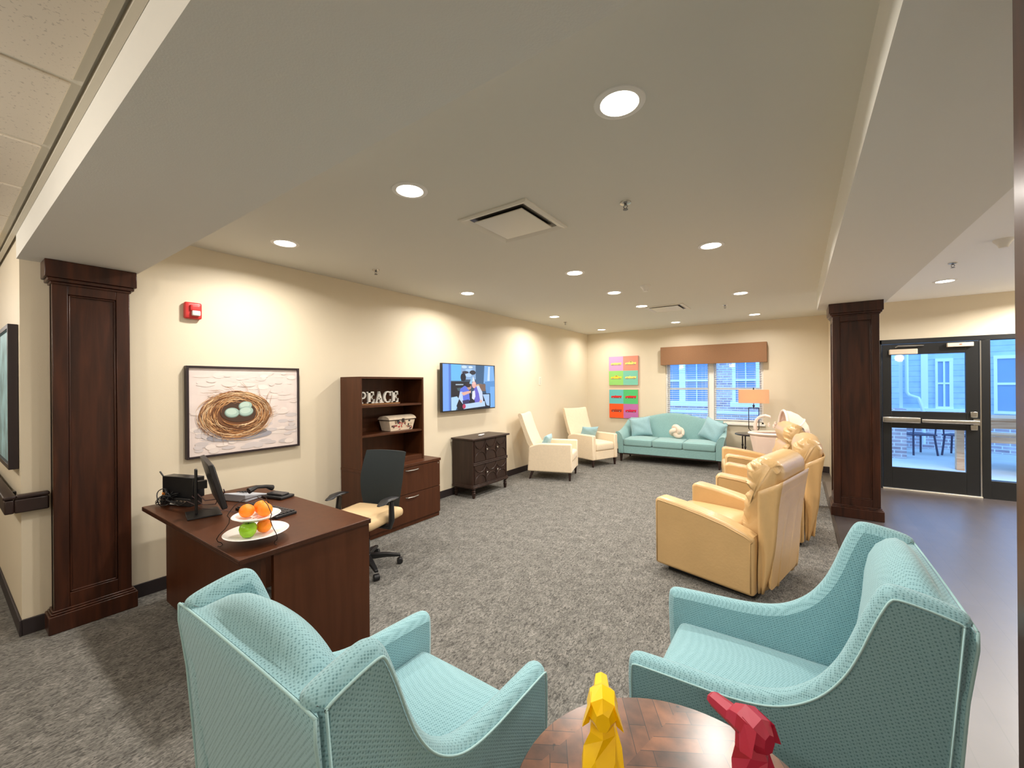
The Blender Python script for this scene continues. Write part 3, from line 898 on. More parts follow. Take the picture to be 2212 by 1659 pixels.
tp([(.14, .74), (.26, .70), (.30, .80), (.22, 1), (.14, 1)], (160, 205, 240)); tp([(.74, .66), (.88, .66), (.88, .95), (.80, .95)], (150, 190, 235))
tp([(.16, .66), (.9, .66), (.9, 1), (.26, 1)], (24, 26, 38))
tp([(.14, .72), (.24, .70), (.28, .76), (.20, 1), (.14, 1)], (176, 214, 246)); tp([(.74, .68), (.88, .68), (.88, .96), (.82, .94)], (168, 200, 240))
# two seated people in party hats
tp([(.30, .54), (.38, .47), (.46, .50), (.48, .80), (.34, .84), (.28, .70)], (96, 118, 224)); tp([(.30, .60), (.34, .60), (.36, .90), (.27, .74)], (190, 212, 244))
tp([(.34, .80), (.46, .78), (.48, .98), (.36, .98)], (54, 50, 96))
tp([(.32, .62), (.50, .58), (.50, .63), (.36, .69)], (232, 180, 160))
te(.47, .50, .04, .06, (196, 150, 130)); te(.45, .46, .05, .045, (48, 36, 40)); tp([(.47, .42), (.52, .28), (.53, .44)], (150, 200, 235))
tp([(.58, .50), (.66, .47), (.72, .60), (.74, .84), (.58, .86), (.55, .60)], (110, 104, 206)); tp([(.61, .48), (.66, .47), (.73, .62), (.75, .86), (.69, .86), (.66, .66)], (206, 218, 248))
te(.565, .45, .042, .075, (236, 176, 166)); te(.56, .41, .03, .03, (240, 196, 186)); tp([(.525, .38), (.545, .25), (.585, .37)], (220, 232, 250))
tp([(.53, .60), (.58, .58), (.59, .72), (.56, .80), (.52, .76)], (226, 230, 240))
tp([(.38, .88), (.78, .84), (.79, .96), (.36, .99)], (186, 214, 242)); te(.37, .93, .03, .05, (190, 60, 96)); te(.70, .84, .03, .035, (228, 186, 170))
painted('screen_picture', T, SCREEN, tv, lambda u, v_, k: (0.0006 + k, u, v_), 0.00004)

# wall plates
wp = thing('wall_plate', 'white double switch plate on the left wall right of the television', 'wall plate', (XL, 6.775, 1.64))
MB().rbox(0.004, 0, 0, 0.008, 0.075, 0.16, 0.003).build('plate', PLATE, wp)
sw = MB()
for z in (-0.045, -0.015, 0.015, 0.045):
    sw.box(0.009, 0, z, 0.006, 0.03, 0.022)
sw.build('jacks', mat('ivory_darker', rgb(205, 198, 182), 0.4), wp)  # jacks in a darker ivory than the plate
wo = thing('wall_outlet', 'white power outlet low on the left wall between the cream chairs', 'outlet', (XL, 7.12, 0.42))
MB().rbox(0.004, 0, 0, 0.008, 0.07, 0.115, 0.003).build('plate', PLATE, wo)
for z in (0.024, -0.024):
    MB().box(0.009, 0, z, 0.006, 0.03, 0.026).build('socket', mat('ivory_darker', rgb(205, 198, 182), 0.4), wo)

# car canvases on the back wall: u=+X, v=up
def car(cx, cy, L, body, dark, hat=False, top=None):
    H = L * 0.17
    out = []
    out.append(([(cx - L / 2, cy - H * .5), (cx + L / 2, cy - H * .5), (cx + L * .46, cy - H * .8), (cx - L * .46, cy - H * .8)], dark))
    out.append(([(cx - L * .5, cy - H * .1), (cx - L * .47, cy - H * .55), (cx + L * .47, cy - H * .55), (cx + L * .5, cy - H * .1), (cx + L * .52, cy + H * .55), (cx + L * .3, cy + H * .5), (cx - L * .1, cy + H * .5), (cx - L * .45, cy + H * .35)], body))
    if hat:
        out.append(([(cx - L * .16, cy + H * .5), (cx - L * .06, cy + H * 1.1), (cx + L * .14, cy + H * 1.1), (cx + L * .25, cy + H * .5)], body))
        out.append(([(cx - L * .10, cy + H * .55), (cx - L * .04, cy + H * .95), (cx + L * .10, cy + H * .95), (cx + L * .16, cy + H * .55)], jit(dark, 0)))
    else:
        out.append(([(cx - L * .12, cy + H * .45), (cx - L * .05, cy + H * .9), (cx - L * .03, cy + H * .9), (cx - L * .06, cy + H * .45)], body))
    for wx in (-.3, .3):
        out.append((ell(cx + wx * L, cy - H * .58, H * .42, H * .42, 12), dark))
        out.append((ell(cx + wx * L, cy - H * .58, H * .2, H * .2, 10), (0.7, 0.7, 0.65, 1)))
    return out
def canvas(x0, x1, z0, z1, cols, cars, label):
    t = thing('car_canvas', label, 'canvas print', ((x0 + x1) / 2, YB, (z0 + z1) / 2))
    t['group'] = 'pair of car canvases'
    w_, h_ = (x1 - x0) / 2, (z1 - z0) / 2
    MB().bb(-w_, w_, -0.036, -0.001, -h_, h_).build('canvas', mat('canvas_edge', rgb(214, 150, 140), 0.8), t, bevel=0.004)
    Q = []
    e = 0.003
    for k, (qx, qz) in enumerate(((-1, 1), (1, 1), (-1, -1), (1, -1))):
        a0, a1 = (-w_ + e, 0) if qx < 0 else (0, w_ - e)
        b0, b1 = (0, h_ - e) if qz > 0 else (-h_ + e, 0)
        Q.append(([(a0, b0), (a1, b0), (a1, b1), (a0, b1)], cols[k]))
        body, dark, hat = cars[k]
        Q += car((a0 + a1) / 2, (b0 + b1) / 2 - (0.0 if qz > 0 else -0.01), w_ * 0.74, body, dark, hat)
    painted('printed_cars', Q, PAINT, t, lambda u, v_, k: (u, -0.0365 - k, v_), 0.00006)
yl = rgb(250, 225, 120); yl2 = rgb(250, 215, 60); bd = rgb(120, 100, 80); rd = rgb(220, 40, 40); rk = rgb(110, 30, 30)
canvas(-3.535, -2.862, 1.54, 2.19, [rgb(214, 160, 206), rgb(248, 146, 124), rgb(150, 214, 116), rgb(124, 200, 178)], [(yl, bd, False), (yl, bd, True), (yl2, bd, True), (yl, bd, False)], 'upper car canvas of four pastel squares with yellow cars')
canvas(-3.532, -2.866, 0.80, 1.445, [rgb(104, 196, 196), rgb(84, 196, 118), rgb(250, 92, 30), rgb(196, 112, 178)], [(rd, rk, False), (rd, rk, False), (rgb(170, 60, 30), rk, False), (rgb(214, 30, 70), rk, False)], 'lower car canvas of four bright squares with red cars')

# corridor picture and handrail at the far left
cp = thing('framed_picture', 'black framed picture on the corridor wall at the left edge', 'painting', (-4.62, YC, 1.53))
m = MB(); a, b = 0.47, 0.47
for q in ((-a, -a + .03, -b, b), (a - .03, a, -b, b), (-a + .03, a - .03, b - .03, b), (-a + .03, a - .03, -b, -b + .03)):
    m.bb(q[0], q[1], -0.045, -0.002, q[2], q[3])
m.build('frame', mat('black_frame', rgb(40, 28, 32), 0.4), cp, bevel=0.002)
MB().bb(-a + .03, a - .03, -0.03, -0.002, -b + .03, b - .03).build('artwork', mat('seascape_art', rgb(150, 190, 200), 0.5, var=0.5, vscale=5), cp, flat=True)
hr = thing('handrail', 'dark wooden handrail turning the corridor corner beside the column', 'handrail', (XL, YC, 0))
m = MB()
m.bb(-5.4, 0.082, -0.074, -0.034, 0.802, 0.888); m.bb(0.040, 0.082, -0.034, 0.112, 0.802, 0.888)
m.build('rail', LEGW, hr, bevel=0.008, seg=3)
m = MB()
m.bb(-5.4, 0.086, -0.080, -0.026, 0.892, 0.914); m.bb(0.032, 0.086, -0.026, 0.114, 0.892, 0.914)
m.build('cap_rail', LEGW, hr, bevel=0.007, seg=3)
for x in (-4.2, -2.8, -1.4, -0.25):
    MB().bb(x - 0.02, x + 0.02, -0.05, -0.001, 0.84, 0.89).build('bracket', BLACKP, hr)
MB().bb(0.001, 0.06, 0.04, 0.08, 0.84, 0.89).build('bracket', BLACKP, hr)

#INSERT_FURNITURE
# ---------------------------------------------------------------- teal wing-arm chairs (local: front = +y, rear top corner at y = 0)
WPROF = [(0.062, 0.15), (0.035, 0.55), (0.0, 0.985), (0.004, 1.0), (0.03, 1.013), (0.10, 1.03), (0.15, 1.036), (0.172, 1.022), (0.19, 0.985), (0.214, 0.922), (0.237, 0.852),
         (0.268, 0.777), (0.317, 0.703), (0.383, 0.648), (0.454, 0.617), (0.556, 0.602), (0.667, 0.598), (0.79, 0.593), (0.846, 0.590), (0.868, 0.578), (0.876, 0.55), (0.876, 0.45), (0.862, 0.15)]
def smooth_poly(p, it=1):
    for _ in range(it):
        q = [p[0]]
        for i in range(len(p) - 1):
            a, b = p[i], p[i + 1]
            q += [(a[0] * .75 + b[0] * .25, a[1] * .75 + b[1] * .25), (a[0] * .25 + b[0] * .75, a[1] * .25 + b[1] * .75)]
        q.append(p[-1]); p = q
    return p

def offset_in(p, d):
    out = []
    for i in range(len(p)):
        a = p[max(0, i - 1)]; b = p[min(len(p) - 1, i + 1)]
        dx, dz = b[0] - a[0], b[1] - a[1]; l = math.hypot(dx, dz) or 1
        out.append((p[i][0] + dz / l * d, p[i][1] - dx / l * d))
    return out

def wing_chair(loc, rz, label):
    t = thing('wing_armchair', label, 'armchair', loc, rz, 'teal wing armchairs in the foreground')
    prof = WPROF[:2] + smooth_poly(WPROF[2:], 2)
    for s in (-1, 1):
        th = 0.085; xo = 0.348
        m = MB(); n = len(prof)
        spl = lambda y: 1 - 0.05 * max(0, y) / 0.87
        # cross rings along the outline: flat sides, softly rounded top band
        inner = []; 
        N = 7
        rings = []
        pin = offset_in(prof, 0.030)
        pin = [p if (p[0] < 0.07 and p[1] < 0.96) else q for p, q in zip(prof, pin)]
        for j in range(N):
            u = j / (N - 1); a = PI * u
            k = math.sin(a) ** 0.55
            ring = []
            for (p, q) in zip(prof, pin):
                y = q[0] + (p[0] - q[0]) * k; z = q[1] + (p[1] - q[1]) * k
                ring.append((s * (xo - th * u) * spl(y), y, z))
            rings.append(ring)
        m.loft(rings, caps='tess')
        sp = m.build('wing_arm', TEALN, t, angle=50)
        pw = offset_in(prof, 0.022)
        pts = [(s * (xo + 0.0005) * spl(y), y, z) for y, z in pw if not (y < 0.06 and z < 0.96)]
        MB().tube(pts, 0.0036, 6).build('piping', TEALP, sp, angle=180)
    # inside and outside back
    m = MB(); rings = []; NS = 36; hwid = 0.272
    for i in range(NS + 1):
        u = -1 + 2 * i / NS
        c = (1 - abs(u) ** 2.4) ** 0.85; x = u * hwid
        zt = 0.985 + 0.062 * c; b = 0.030 * c
        ring = [(0.075, 0.15), (0.05, 0.45), (0.024, 0.8), (0.006, 0.93), (0.006, 0.965), (0.012, 0.981 + 0.006 * c), (0.026, 0.984 + 0.008 * c), (0.036, 0.982 + 0.034 * c), (0.052, 0.980 + 0.058 * c), (0.072, 0.976 + 0.074 * c), (0.094, 0.966 + 0.078 * c), (0.114 + b * .4, 0.945 + 0.073 * c), (0.129 + b * .7, 0.912 + 0.058 * c), (0.138 + b * .85, 0.865 + 0.035 * c),
                (0.142 + b, 0.80), (0.155 + b, 0.70), (0.168 + b, 0.62), (0.182 + b * .8, 0.54), (0.192 + b * .5, 0.46), (0.2, 0.40), (0.2, 0.15)]
        rings.append([(u * (0.3505 if (y < 0.02 or z < 0.2 and y < 0.1) or (y in (0.05, 0.024)) else hwid), y - (0.006 if (y < 0.02 or y in (0.05, 0.024, 0.075)) else 0), z - (0.0)) for y, z in ring])
    m.loft(rings); bk = m.build('backrest', TEALN, t, angle=60)
    w_ = []
    for s in (-1, 1):
        MB().tube([(s * 0.350, 0.066, 0.16), (s * 0.350, 0.042, 0.45), (s * 0.350, 0.017, 0.80), (s * 0.350, 0.0, 0.935), (s * 0.349, 0.0, 0.980)], 0.0036, 6).build('piping', TEALP, bk, angle=180)
    pts = []
    for i in range(21):
        u = -1 + 2 * i / 20; c = (1 - abs(u) ** 2) ** 0.6 if abs(u) < 1 else 0
        pts.append((u * 0.350, 0.001, 0.980 + 0.007 * c))
    MB().tube(pts, 0.0036, 6).build('piping', TEALP, bk, angle=180)
    MB().rbox(0, 0.49, 0.385, 0.52, 0.66, 0.15, 0.035, n=10, crown=0.028).build('seat_cushion', TEALN, t, angle=70)
    m = MB().bb(-0.262, 0.262, 0.10, 0.845, 0.15, 0.31); m.build('seat_rail', TEALN, t, bevel=0.012)
    for sx in (-1, 1):
        for yy in (0.10, 0.81):
            m = MB(); x = sx * 0.29
            m.loft([[(x + dx * r, yy + dy * r + k, z) for dx, dy in ((-1, -1), (1, -1), (1, 1), (-1, 1))] for r, z, k in ((0.014, 0.0, -0.03 if yy < 0.3 else 0.0), (0.024, 0.152, 0))])
            m.build('leg', LEGW, t, bevel=0.002)
    return t
wing_chair((-1.068, 0.398, 0), 0.0, 'teal dotted wing armchair seen from behind at lower left')
wing_chair((0.352, 1.792, 0), PI / 2, 'teal dotted wing armchair at lower right facing left')

# ---------------------------------------------------------------- round table and low-poly dogs
TC = (-0.225, 0.93, 0.0); TZ = 0.62
t = thing('round_side_table', 'round herringbone wood table between the two teal chairs', 'table', TC)
MB().lathe([(0.001, TZ - 0.035), (0.352, TZ - 0.035), (0.364, TZ - 0.030), (0.366, TZ - 0.006), (0.362, TZ), (0.001, TZ)], n=72).build('tabletop', HERR, t, angle=50)
MB().lathe([(0.001, 0.03), (0.035, 0.03), (0.03, 0.2), (0.028, 0.4), (0.045, TZ - 0.05), (0.12, TZ - 0.036), (0.001, TZ - 0.036)], n=24).build('pedestal', IRON, t)
MB().lathe([(0.001, 0.0), (0.20, 0.0), (0.20, 0.012), (0.05, 0.03), (0.001, 0.032)], n=36).build('base', IRON, t)

def dog(loc, rz, label, m, sc=1.0, tall=0.0):
    t = thing('dog_figurine', label, 'dog figurine', loc, rz)
    def ring6(cy, z, hw, hd, k=6, rot=0.5):
        return [(0.95 * hw * math.cos(2 * PI * (j + rot) / k) * sc, (cy + hd * math.sin(2 * PI * (j + rot) / k)) * sc, z * sc) for j in range(k)]
    b = MB()
    b.loft([ring6(-0.02, 0.0, 0.062, 0.085, 6, 0.1), ring6(-0.03, 0.05, 0.070, 0.082, 6, 0.55), ring6(-0.018, 0.105, 0.060, 0.066, 6, 0.1), ring6(-0.006, 0.15, 0.050, 0.052, 6, 0.55),
            ring6(0.004, 0.19, 0.040, 0.041, 6, 0.1), ring6(0.010, 0.225, 0.030, 0.034, 6, 0.5), ring6(0.016, 0.25, 0.024, 0.028, 6, 0.5)])
    b.build('body', m, t, flat=True)
    h = MB(); H = 0.262
    def hr_(y, z, hw, hh):
        return [(x * hw * sc, y * sc, (z + q * hh) * sc) for x, q in ((0, 1.0), (0.8, 0.62), (1.0, -0.2), (0.5, -1), (-0.5, -1), (-1.0, -0.2), (-0.8, 0.62))]
    h.loft([hr_(-0.028, H, 0.014, 0.018), hr_(-0.012, H + 0.006, 0.029, 0.030), hr_(0.022, H + 0.010, 0.031, 0.030), hr_(0.045, H + 0.003, 0.022, 0.024), hr_(0.054, H - 0.003, 0.019, 0.018), hr_(0.10, H - 0.004, 0.015, 0.015), hr_(0.108, H - 0.006, 0.012, 0.010)])
    h.build('head', m, t, flat=True)
    for s in (-1, 1):
        e = MB()
        vs = [(s * 0.022, 0.012, H + 0.030), (s * 0.024, -0.020, H + 0.024), (s * 0.040, -0.022, H - 0.018), (s * 0.039, 0.004, H - 0.026), (s * 0.030, 0.014, H - 0.004),
              (s * 0.018, 0.0, H + 0.012), (s * 0.026, -0.008, H - 0.018)]
        vs = [tuple(c * sc for c in p) for p in vs]
        fs = [(0, 1, 2), (0, 2, 3), (0, 3, 4), (1, 5, 6), (1, 6, 2), (0, 4, 5), (0, 5, 1), (4, 3, 6), (4, 6, 5), (2, 6, 3)]
        if s > 0:
            fs = [f[::-1] for f in fs]
        e.add(vs, fs); e.build('ear', m, t, flat=True)
        l = MB()
        l.loft([[( (s * 0.020 + a * q) * sc, (0.055 + k + b_ * q) * sc, z * sc) for a, b_ in ((-1, -1), (1, -1), (1, 1), (-1, 1))] for q, z, k in ((0.014, 0, 0.02), (0.011, 0.05, 0.0), (0.016, 0.13, -0.018))])
        l.build('front_leg', m, t, flat=True)
        l = MB().rbox(s * 0.05 * sc, 0.02 * sc, 0.03 * sc, 0.04 * sc, 0.11 * sc, 0.06 * sc, 0.018 * sc, n=2)
        l.build('hind_leg', m, t, flat=True)
    MB().tube([(0, -0.09 * sc, 0.02 * sc), (0.02 * sc, -0.12 * sc, 0.02 * sc), (0.05 * sc, -0.13 * sc, 0.03 * sc)], [0.012 * sc, 0.009 * sc, 0.004 * sc], 4).build('tail', m, t, flat=True)
    return t
dog((-0.340, 0.808, TZ), 0.42, 'glossy yellow faceted dog figurine on the round table, facing away', YELLOW, 1.05)
dog((-0.072, 0.940, TZ), 0.98, 'crimson faceted dog figurine on the round table, facing left', CRIMSON, 1.02)

# ---------------------------------------------------------------- tan recliners
def recliner_proto():
    t = thing('recliner', '', 'recliner', (0, 0, 0), 0, 'tan leather recliners in a row')
    AP = [(0.40, 0.055), (0.402, 0.585), (0.388, 0.612), (0.35, 0.62), (0.2, 0.603), (0.02, 0.574), (-0.16, 0.535), (-0.30, 0.488), (-0.352, 0.462), (-0.362, 0.44), (-0.36, 0.035)]
    for s in (-1, 1):
        x0, x1 = (0.28, 0.42) if s > 0 else (-0.42, -0.28)
        a = MB().prism(AP if s > 0 else AP, 0, x0, x1).build('arm', TAN, t, bevel=0.026, seg=4)
        xo = s * 0.420
        q = [(0.382, 0.075), (0.382, 0.575), (0.37, 0.592)] + [(y, z - 0.028) for y, z in AP[3:9]] + [(-0.338, 0.42), (-0.338, 0.06)]
        MB().tube([(xo, y, z) for y, z in q], 0.0045, 6).build('piping', TAN, a, angle=180)
    MB().rbox(0, 0.12, 0.375, 0.552, 0.60, 0.17, 0.05, n=8, crown=0.03).build('seat_cushion', TAN, t, angle=70)
    MB().rbox(0, 0.345, 0.19, 0.552, 0.09, 0.26, 0.03, n=6).build('footrest_panel', TAN, t, angle=70)
    MB().bb(-0.34, 0.34, -0.34, 0.32, 0.0, 0.07).build('base', BLACKP, t)
    # back with a head roll; gathered leather at both ends
    RP = [(-0.440, 0.08), (-0.468, 0.40), (-0.492, 0.66), (-0.512, 0.86), (-0.520, 0.93), (-0.505, 0.985), (-0.465, 1.02), (-0.41, 1.035), (-0.35, 1.028), (-0.298, 0.995), (-0.272, 0.945), (-0.270, 0.89), (-0.290, 0.83), (-0.300, 0.79),
          (-0.272, 0.73), (-0.245, 0.66), (-0.225, 0.58), (-0.222, 0.50), (-0.24, 0.42), (-0.30, 0.30), (-0.366, 0.18), (-0.37, 0.08)]
    RP = RP[:1] + smooth_poly(RP, 2)[1:-1] + RP[-1:]
    NR = len(RP)
    rings = []; NS = 44
    for i in range(NS + 1):
        u = -1 + 2 * i / NS; au = abs(u)
        k0 = 0.0 if au < 0.72 else ((au - 0.72) / 0.28) ** 2.4
        ring = []
        for j, (y, z) in enumerate(RP):
            zc = max(min(z, 0.93), 0.25); k = 1 - k0 * (0.42 if z > 0.84 else 0.16)
            yc = -0.47 if z < 0.8 else -0.42
            yy = yc + (y - yc) * k; zz = zc + (z - zc) * k
            hw_ = 0.355
            if z < 0.80 and y > -0.42:
                hw_ = 0.275 + 0.08 * max(0, min(1, (z - 0.60) / 0.20))
            fold = 0
            if au > 0.55 and j > NR * 0.22 and j < NR * 0.93:
                f = (au - 0.55) / 0.45
                w2_ = j / NR * 2 * PI
                fold = f * f * (0.014 * math.sin(w2_ * 13 + 3 * math.sin(u * 7)) + 0.010 * math.sin(w2_ * 22 + 1 + u * 15) + 0.004 * math.sin(w2_ * 35 + u * 30))
            crease = -0.012 if abs(z - 0.79) < 0.01 else 0
            ring.append((u * hw_ * (1 - 0.02 * k), yy + fold + crease, zz + fold * 0.8))
        rings.append(ring)
    MB().loft(rings).build('backrest', TAN, t, angle=80)
    # loose leather cover hanging from the seam down the rear
    NXg, NZg = 60, 18; vs = []; fs = []
    for j in range(NZg + 1):
        v_ = j / NZg; z = 0.885 - v_ * 0.82
        for i in range(NXg + 1):
            u = -1 + 2 * i / NXg
            hw_ = 0.356 - 0.012 * v_
            side = max(0, (abs(u) - 0.80) / 0.20); uu = min(1, abs(u) / 0.80) * (1 if u > 0 else -1)
            y = -0.526 + 0.105 * v_ ** 0.9
            y += side * (0.150 - 0.095 * v_)
            y = min(y, -0.370) if z < 0.56 else y
            am = 0.030 * max(0, v_ - 0.25) * (0.35 + abs(uu))
            y += am * (math.sin(uu * 9 + v_ * 3) + 0.5 * math.sin(uu * 17 + 1.5 + v_ * 4)) * (1 - side)
            x = uu * hw_ + (1 if u > 0 else -1) * min(1, side * 3) * (0.008 + 0.015 * math.sin(side * 8 + v_ * 7) * (0.35 + 0.65 * v_))
            zz = z + (0.012 * math.sin(u * 9) if j == NZg else 0) - side * 0.09 * (1 - v_)
            vs.append((x, y, zz))
    for j in range(NZg):
        for i in range(NXg):
            a = j * (NXg + 1) + i
            fs.append((a, a + NXg + 1, a + NXg + 2, a + 1))
    MB().add(vs, fs).build('rear_cover', TAN, t, angle=180, thick=0.005)
    return t
def place_from_front_near(px, py, rz):
    # near front corner of the arm sits at local (+0.42, +0.40)... world position of the origin
    c, s_ = math.cos(rz), math.sin(rz)
    lx, ly = -0.42, 0.40
    return (px - (c * lx - s_ * ly), py - (s_ * lx + c * ly), 0)
R_ = recliner_proto()
rz = math.radians(77)
p = place_from_front_near(-1.005, 3.55, rz)
R_.location = p; R_.rotation_euler = (0, 0, rz); R_['label'] = 'tan leather recliner nearest the camera, back turned, gathered sides'
rz2 = math.radians(91); p2 = place_from_front_near(-0.715, 4.76, rz2)
dup(R_, p2, rz2, 'middle tan leather recliner, between the nearest and the farthest one')
rz3 = math.radians(101); p3 = place_from_front_near(-0.79, 6.10, rz3)
dup(R_, p3, rz3, 'farthest tan leather recliner, in front of the white bassinet')

# ---------------------------------------------------------------- cream armchairs (origin mid front, front = +y)
def cream_proto():
    t = thing('cream_armchair', '', 'armchair', (0, 0, 0), 0, 'cream armchairs by the left wall')
    SP = [(0.0, 0.135), (0.0, 0.585), (-0.015, 0.603), (-0.50, 0.60), (-0.57, 0.592), (-0.70, 0.545), (-0.715, 0.52), (-0.745, 0.135)]
    for s in (-1, 1):
        x0, x1 = (0.245, 0.335) if s > 0 else (-0.335, -0.245)
        MB().prism(SP, 0, x0, x1).build('arm', CREAM, t, bevel=0.02, seg=3)
    MB().rbox(0, -0.285, 0.375, 0.486, 0.58, 0.15, 0.04, n=8, crown=0.03).build('seat_cushion', CREAM, t, angle=70)
    MB().bb(-0.244, 0.244, -0.70, -0.012, 0.135, 0.30).build('seat_rail', CREAM, t, bevel=0.012)
    rings = []; NS = 12
    for i in range(NS + 1):
        u = -1 + 2 * i / NS; c = (1 - u ** 4); hwd = 0.30
        zt = 1.075 + 0.012 * abs(u) ** 2; b = 0.03 * c
        prof = [(-0.66, 0.40), (-0.755, 0.60), (-0.86, 0.90), (-0.912, zt - 0.03), (-0.905, zt - 0.005), (-0.885, zt), (-0.86, zt - 0.004), (-0.84, zt - 0.03), (-0.80 + b, 0.93), (-0.745 + b, 0.78), (-0.685 + b, 0.64), (-0.62 + b, 0.52), (-0.56, 0.40)]
        rings.append([((u * (0.24 if z < 0.5 else hwd)), y, z) for y, z in prof])
    MB().loft(rings).build('backrest', CREAM, t, angle=60)
    for sx in (-1, 1):
        for yy, k in ((-0.04, 0.0), (-0.66, -0.055)):
            m = MB(); x = sx * 0.29
            m.loft([[(x + dx * r, yy + dy * r + kk, z) for dx, dy in ((-1, -1), (1, -1), (1, 1), (-1, 1))] for r, z, kk in ((0.013, 0.0, k), (0.023, 0.14, 0))])
            m.build('leg', LEGW, t, bevel=0.002)
    return t
C_ = cream_proto()
def cream_at(px, py, rz):
    c, s_ = math.cos(rz), math.sin(rz); lx, ly = 0.31, -0.04
    return (px - (c * lx - s_ * ly), py - (s_ * lx + c * ly), 0)
ra = math.radians(-73); pa = cream_at(-3.035, 5.95, ra)
C_.location = pa; C_.rotation_euler = (0, 0, ra); C_['label'] = 'cream armchair nearer the dark dresser, seen from the side'
rb = math.radians(-112); pb_ = cream_at(-3.17, 7.15, rb)
dup(C_, pb_, rb, 'cream armchair in the far left corner, turned toward the camera')

def pillow(name, label, cat, loc, rot, w, h, th, m, group=None):
    b = MB(); N = 14; idx = {}
    vs = []; fs = []
    for side in (1, -1):
        for j in range(N + 1):
            for i in range(N + 1):
                u = -1 + 2 * i / N; v_ = -1 + 2 * j / N
                x = u * w / 2 * (1 - 0.09 * (1 - v_ * v_)); z = v_ * h / 2 * (1 - 0.09 * (1 - u * u))
                y = side * th / 2 * ((1 - u ** 4) * (1 - v_ ** 4)) ** 0.55
                y += side * 0.006 * math.sin(u * 5 + v_ * 7) * (1 - u * u) * (1 - v_ * v_)
                vs.append((x, y + side * 0.001, z))
    M_ = N + 1
    for s_, off in ((1, 0), (-1, M_ * M_)):
        for j in range(N):
            for i in range(N):
                a = off + j * M_ + i
                q = (a, a + 1, a + M_ + 1, a + M_)
                fs.append(q if s_ < 0 else q[::-1])
    rim = [i for i in range(M_)] + [j * M_ + N for j in range(1, M_)] + [N * M_ + i for i in range(N - 1, -1, -1)] + [j * M_ for j in range(N - 1, 0, -1)]
    for k in range(len(rim)):
        a, c = rim[k], rim[(k + 1) % len(rim)]
        fs.append((a, c, c + M_ * M_, a + M_ * M_))
    o = b.add(vs, fs).build(name, m, angle=180)
    o.location = loc; o.rotation_euler = rot
    return tag(o, label, cat, group)
def chair_pt(base, rz, lx, ly, z):
    c, s_ = math.cos(rz), math.sin(rz)
    return (base[0] + c * lx - s_ * ly, base[1] + s_ * lx + c * ly, z)
pillow('lumbar_pillow', 'small pale blue lumbar pillow on the nearer cream armchair', 'pillow', chair_pt(pa, ra, 0.02, -0.485, 0.585), (math.radians(20), 0, ra + PI), 0.40, 0.27, 0.11, TEALC, 'pale blue lumbar pillows')
pillow('lumbar_pillow', 'small pale blue lumbar pillow on the corner cream armchair', 'pillow', chair_pt(pb_, rb, -0.02, -0.475, 0.59), (math.radians(20), 0.06, rb + PI), 0.44, 0.28, 0.11, TEALC, 'pale blue lumbar pillows')

# ---------------------------------------------------------------- camelback sofa (front = +y, origin centre of footprint)
SO = (-2.075, 8.475, 0); SR = math.radians(182.4)
so = thing('sofa', 'teal camelback sofa under the window', 'sofa', SO, SR)
rings = []; NS = 32
for i in range(NS + 1):
    u = -1 + 2 * i / NS; x = u * 0.90
    f = 0.5 + 0.5 * math.cos(PI * min(1, abs(u) / 0.92))
    zt = 0.835 + 0.125 * f
    b = 0.02 * (1 - u ** 4)
    prof = [(-0.36, 0.17), (-0.385, 0.5), (-0.41, zt - 0.06), (-0.412, zt - 0.02), (-0.395, zt), (-0.365, zt + 0.003), (-0.335, zt - 0.012), (-0.315, zt - 0.05), (-0.285 + b, 0.70), (-0.26 + b, 0.58), (-0.235 + b, 0.46), (-0.22, 0.34), (-0.22, 0.17)]
    rings.append([(x, y, z) for y, z in prof])
MB().loft(rings).build('backrest', TEALS, so, angle=60)
MB().bb(-0.845, 0.845, -0.30, 0.36, 0.165, 0.325).build('seat_rail', TEALS, so, bevel=0.015, seg=3)
for k in range(3):
    x = -0.56 + 0.56 * k
    cu = MB().rbox(x, 0.075, 0.392, 0.556, 0.62, 0.14, 0.035, n=9, crown=0.032).build('seat_cushion', TEALS, so, angle=70)
    MB().tube([(x - 0.262, 0.378, 0.448), (x + 0.262, 0.378, 0.448)], 0.005, 6).build('piping', TEALP, cu, angle=180)
for s in (-1, 1):
    AR = [(0.845, 0.165), (0.845, 0.42), (0.86, 0.50), (0.885, 0.555), (0.925, 0.592), (0.962, 0.602), (0.992, 0.594), (0.998, 0.575), (0.985, 0.54), (0.968, 0.46), (0.955, 0.36), (0.945, 0.165)]
    rings = []
    for j in range(15):
        y = 0.37 - 0.75 * j / 14
        lift = 0.20 * max(0, (0.18 - y) / 0.56) ** 1.5
        lean = 0.02 * max(0, (0.1 - y) / 0.4)
        rings.append([(s * (x - (lean if z > 0.4 else 0)), y, z + (lift * (z - 0.4) / 0.2 if z > 0.4 else 0)) for x, z in AR])
    ao = MB().loft(rings).build('arm', TEALS, so, bevel=0.006, seg=2, angle=50)
    MB().tube([(s * x, 0.371, z) for x, z in AR[1:-1]], 0.005, 6).build('piping', TEALP, ao, angle=180)
MB().bb(-0.92, 0.92, -0.33, 0.345, 0.145, 0.17).build('plinth', LEGW, so)
for sx in (-1, 1):
    for yy in (-0.30, 0.32):
        m = MB(); x = sx * 0.90
        m.loft([[(x + dx * r, yy + dy * r, z) for dx, dy in ((-1, -1), (1, -1), (1, 1), (-1, 1))] for r, z in ((0.015, 0.0), (0.026, 0.15))])
        m.build('leg', LEGW, so, bevel=0.002)
pillow('sofa_pillow', 'teal square pillow leaning at the left end of the sofa', 'pillow', (-2.70, 8.565, 0.668), (math.radians(-14), math.radians(-9), math.radians(14)), 0.43, 0.41, 0.15, TEALC, 'teal sofa pillows')
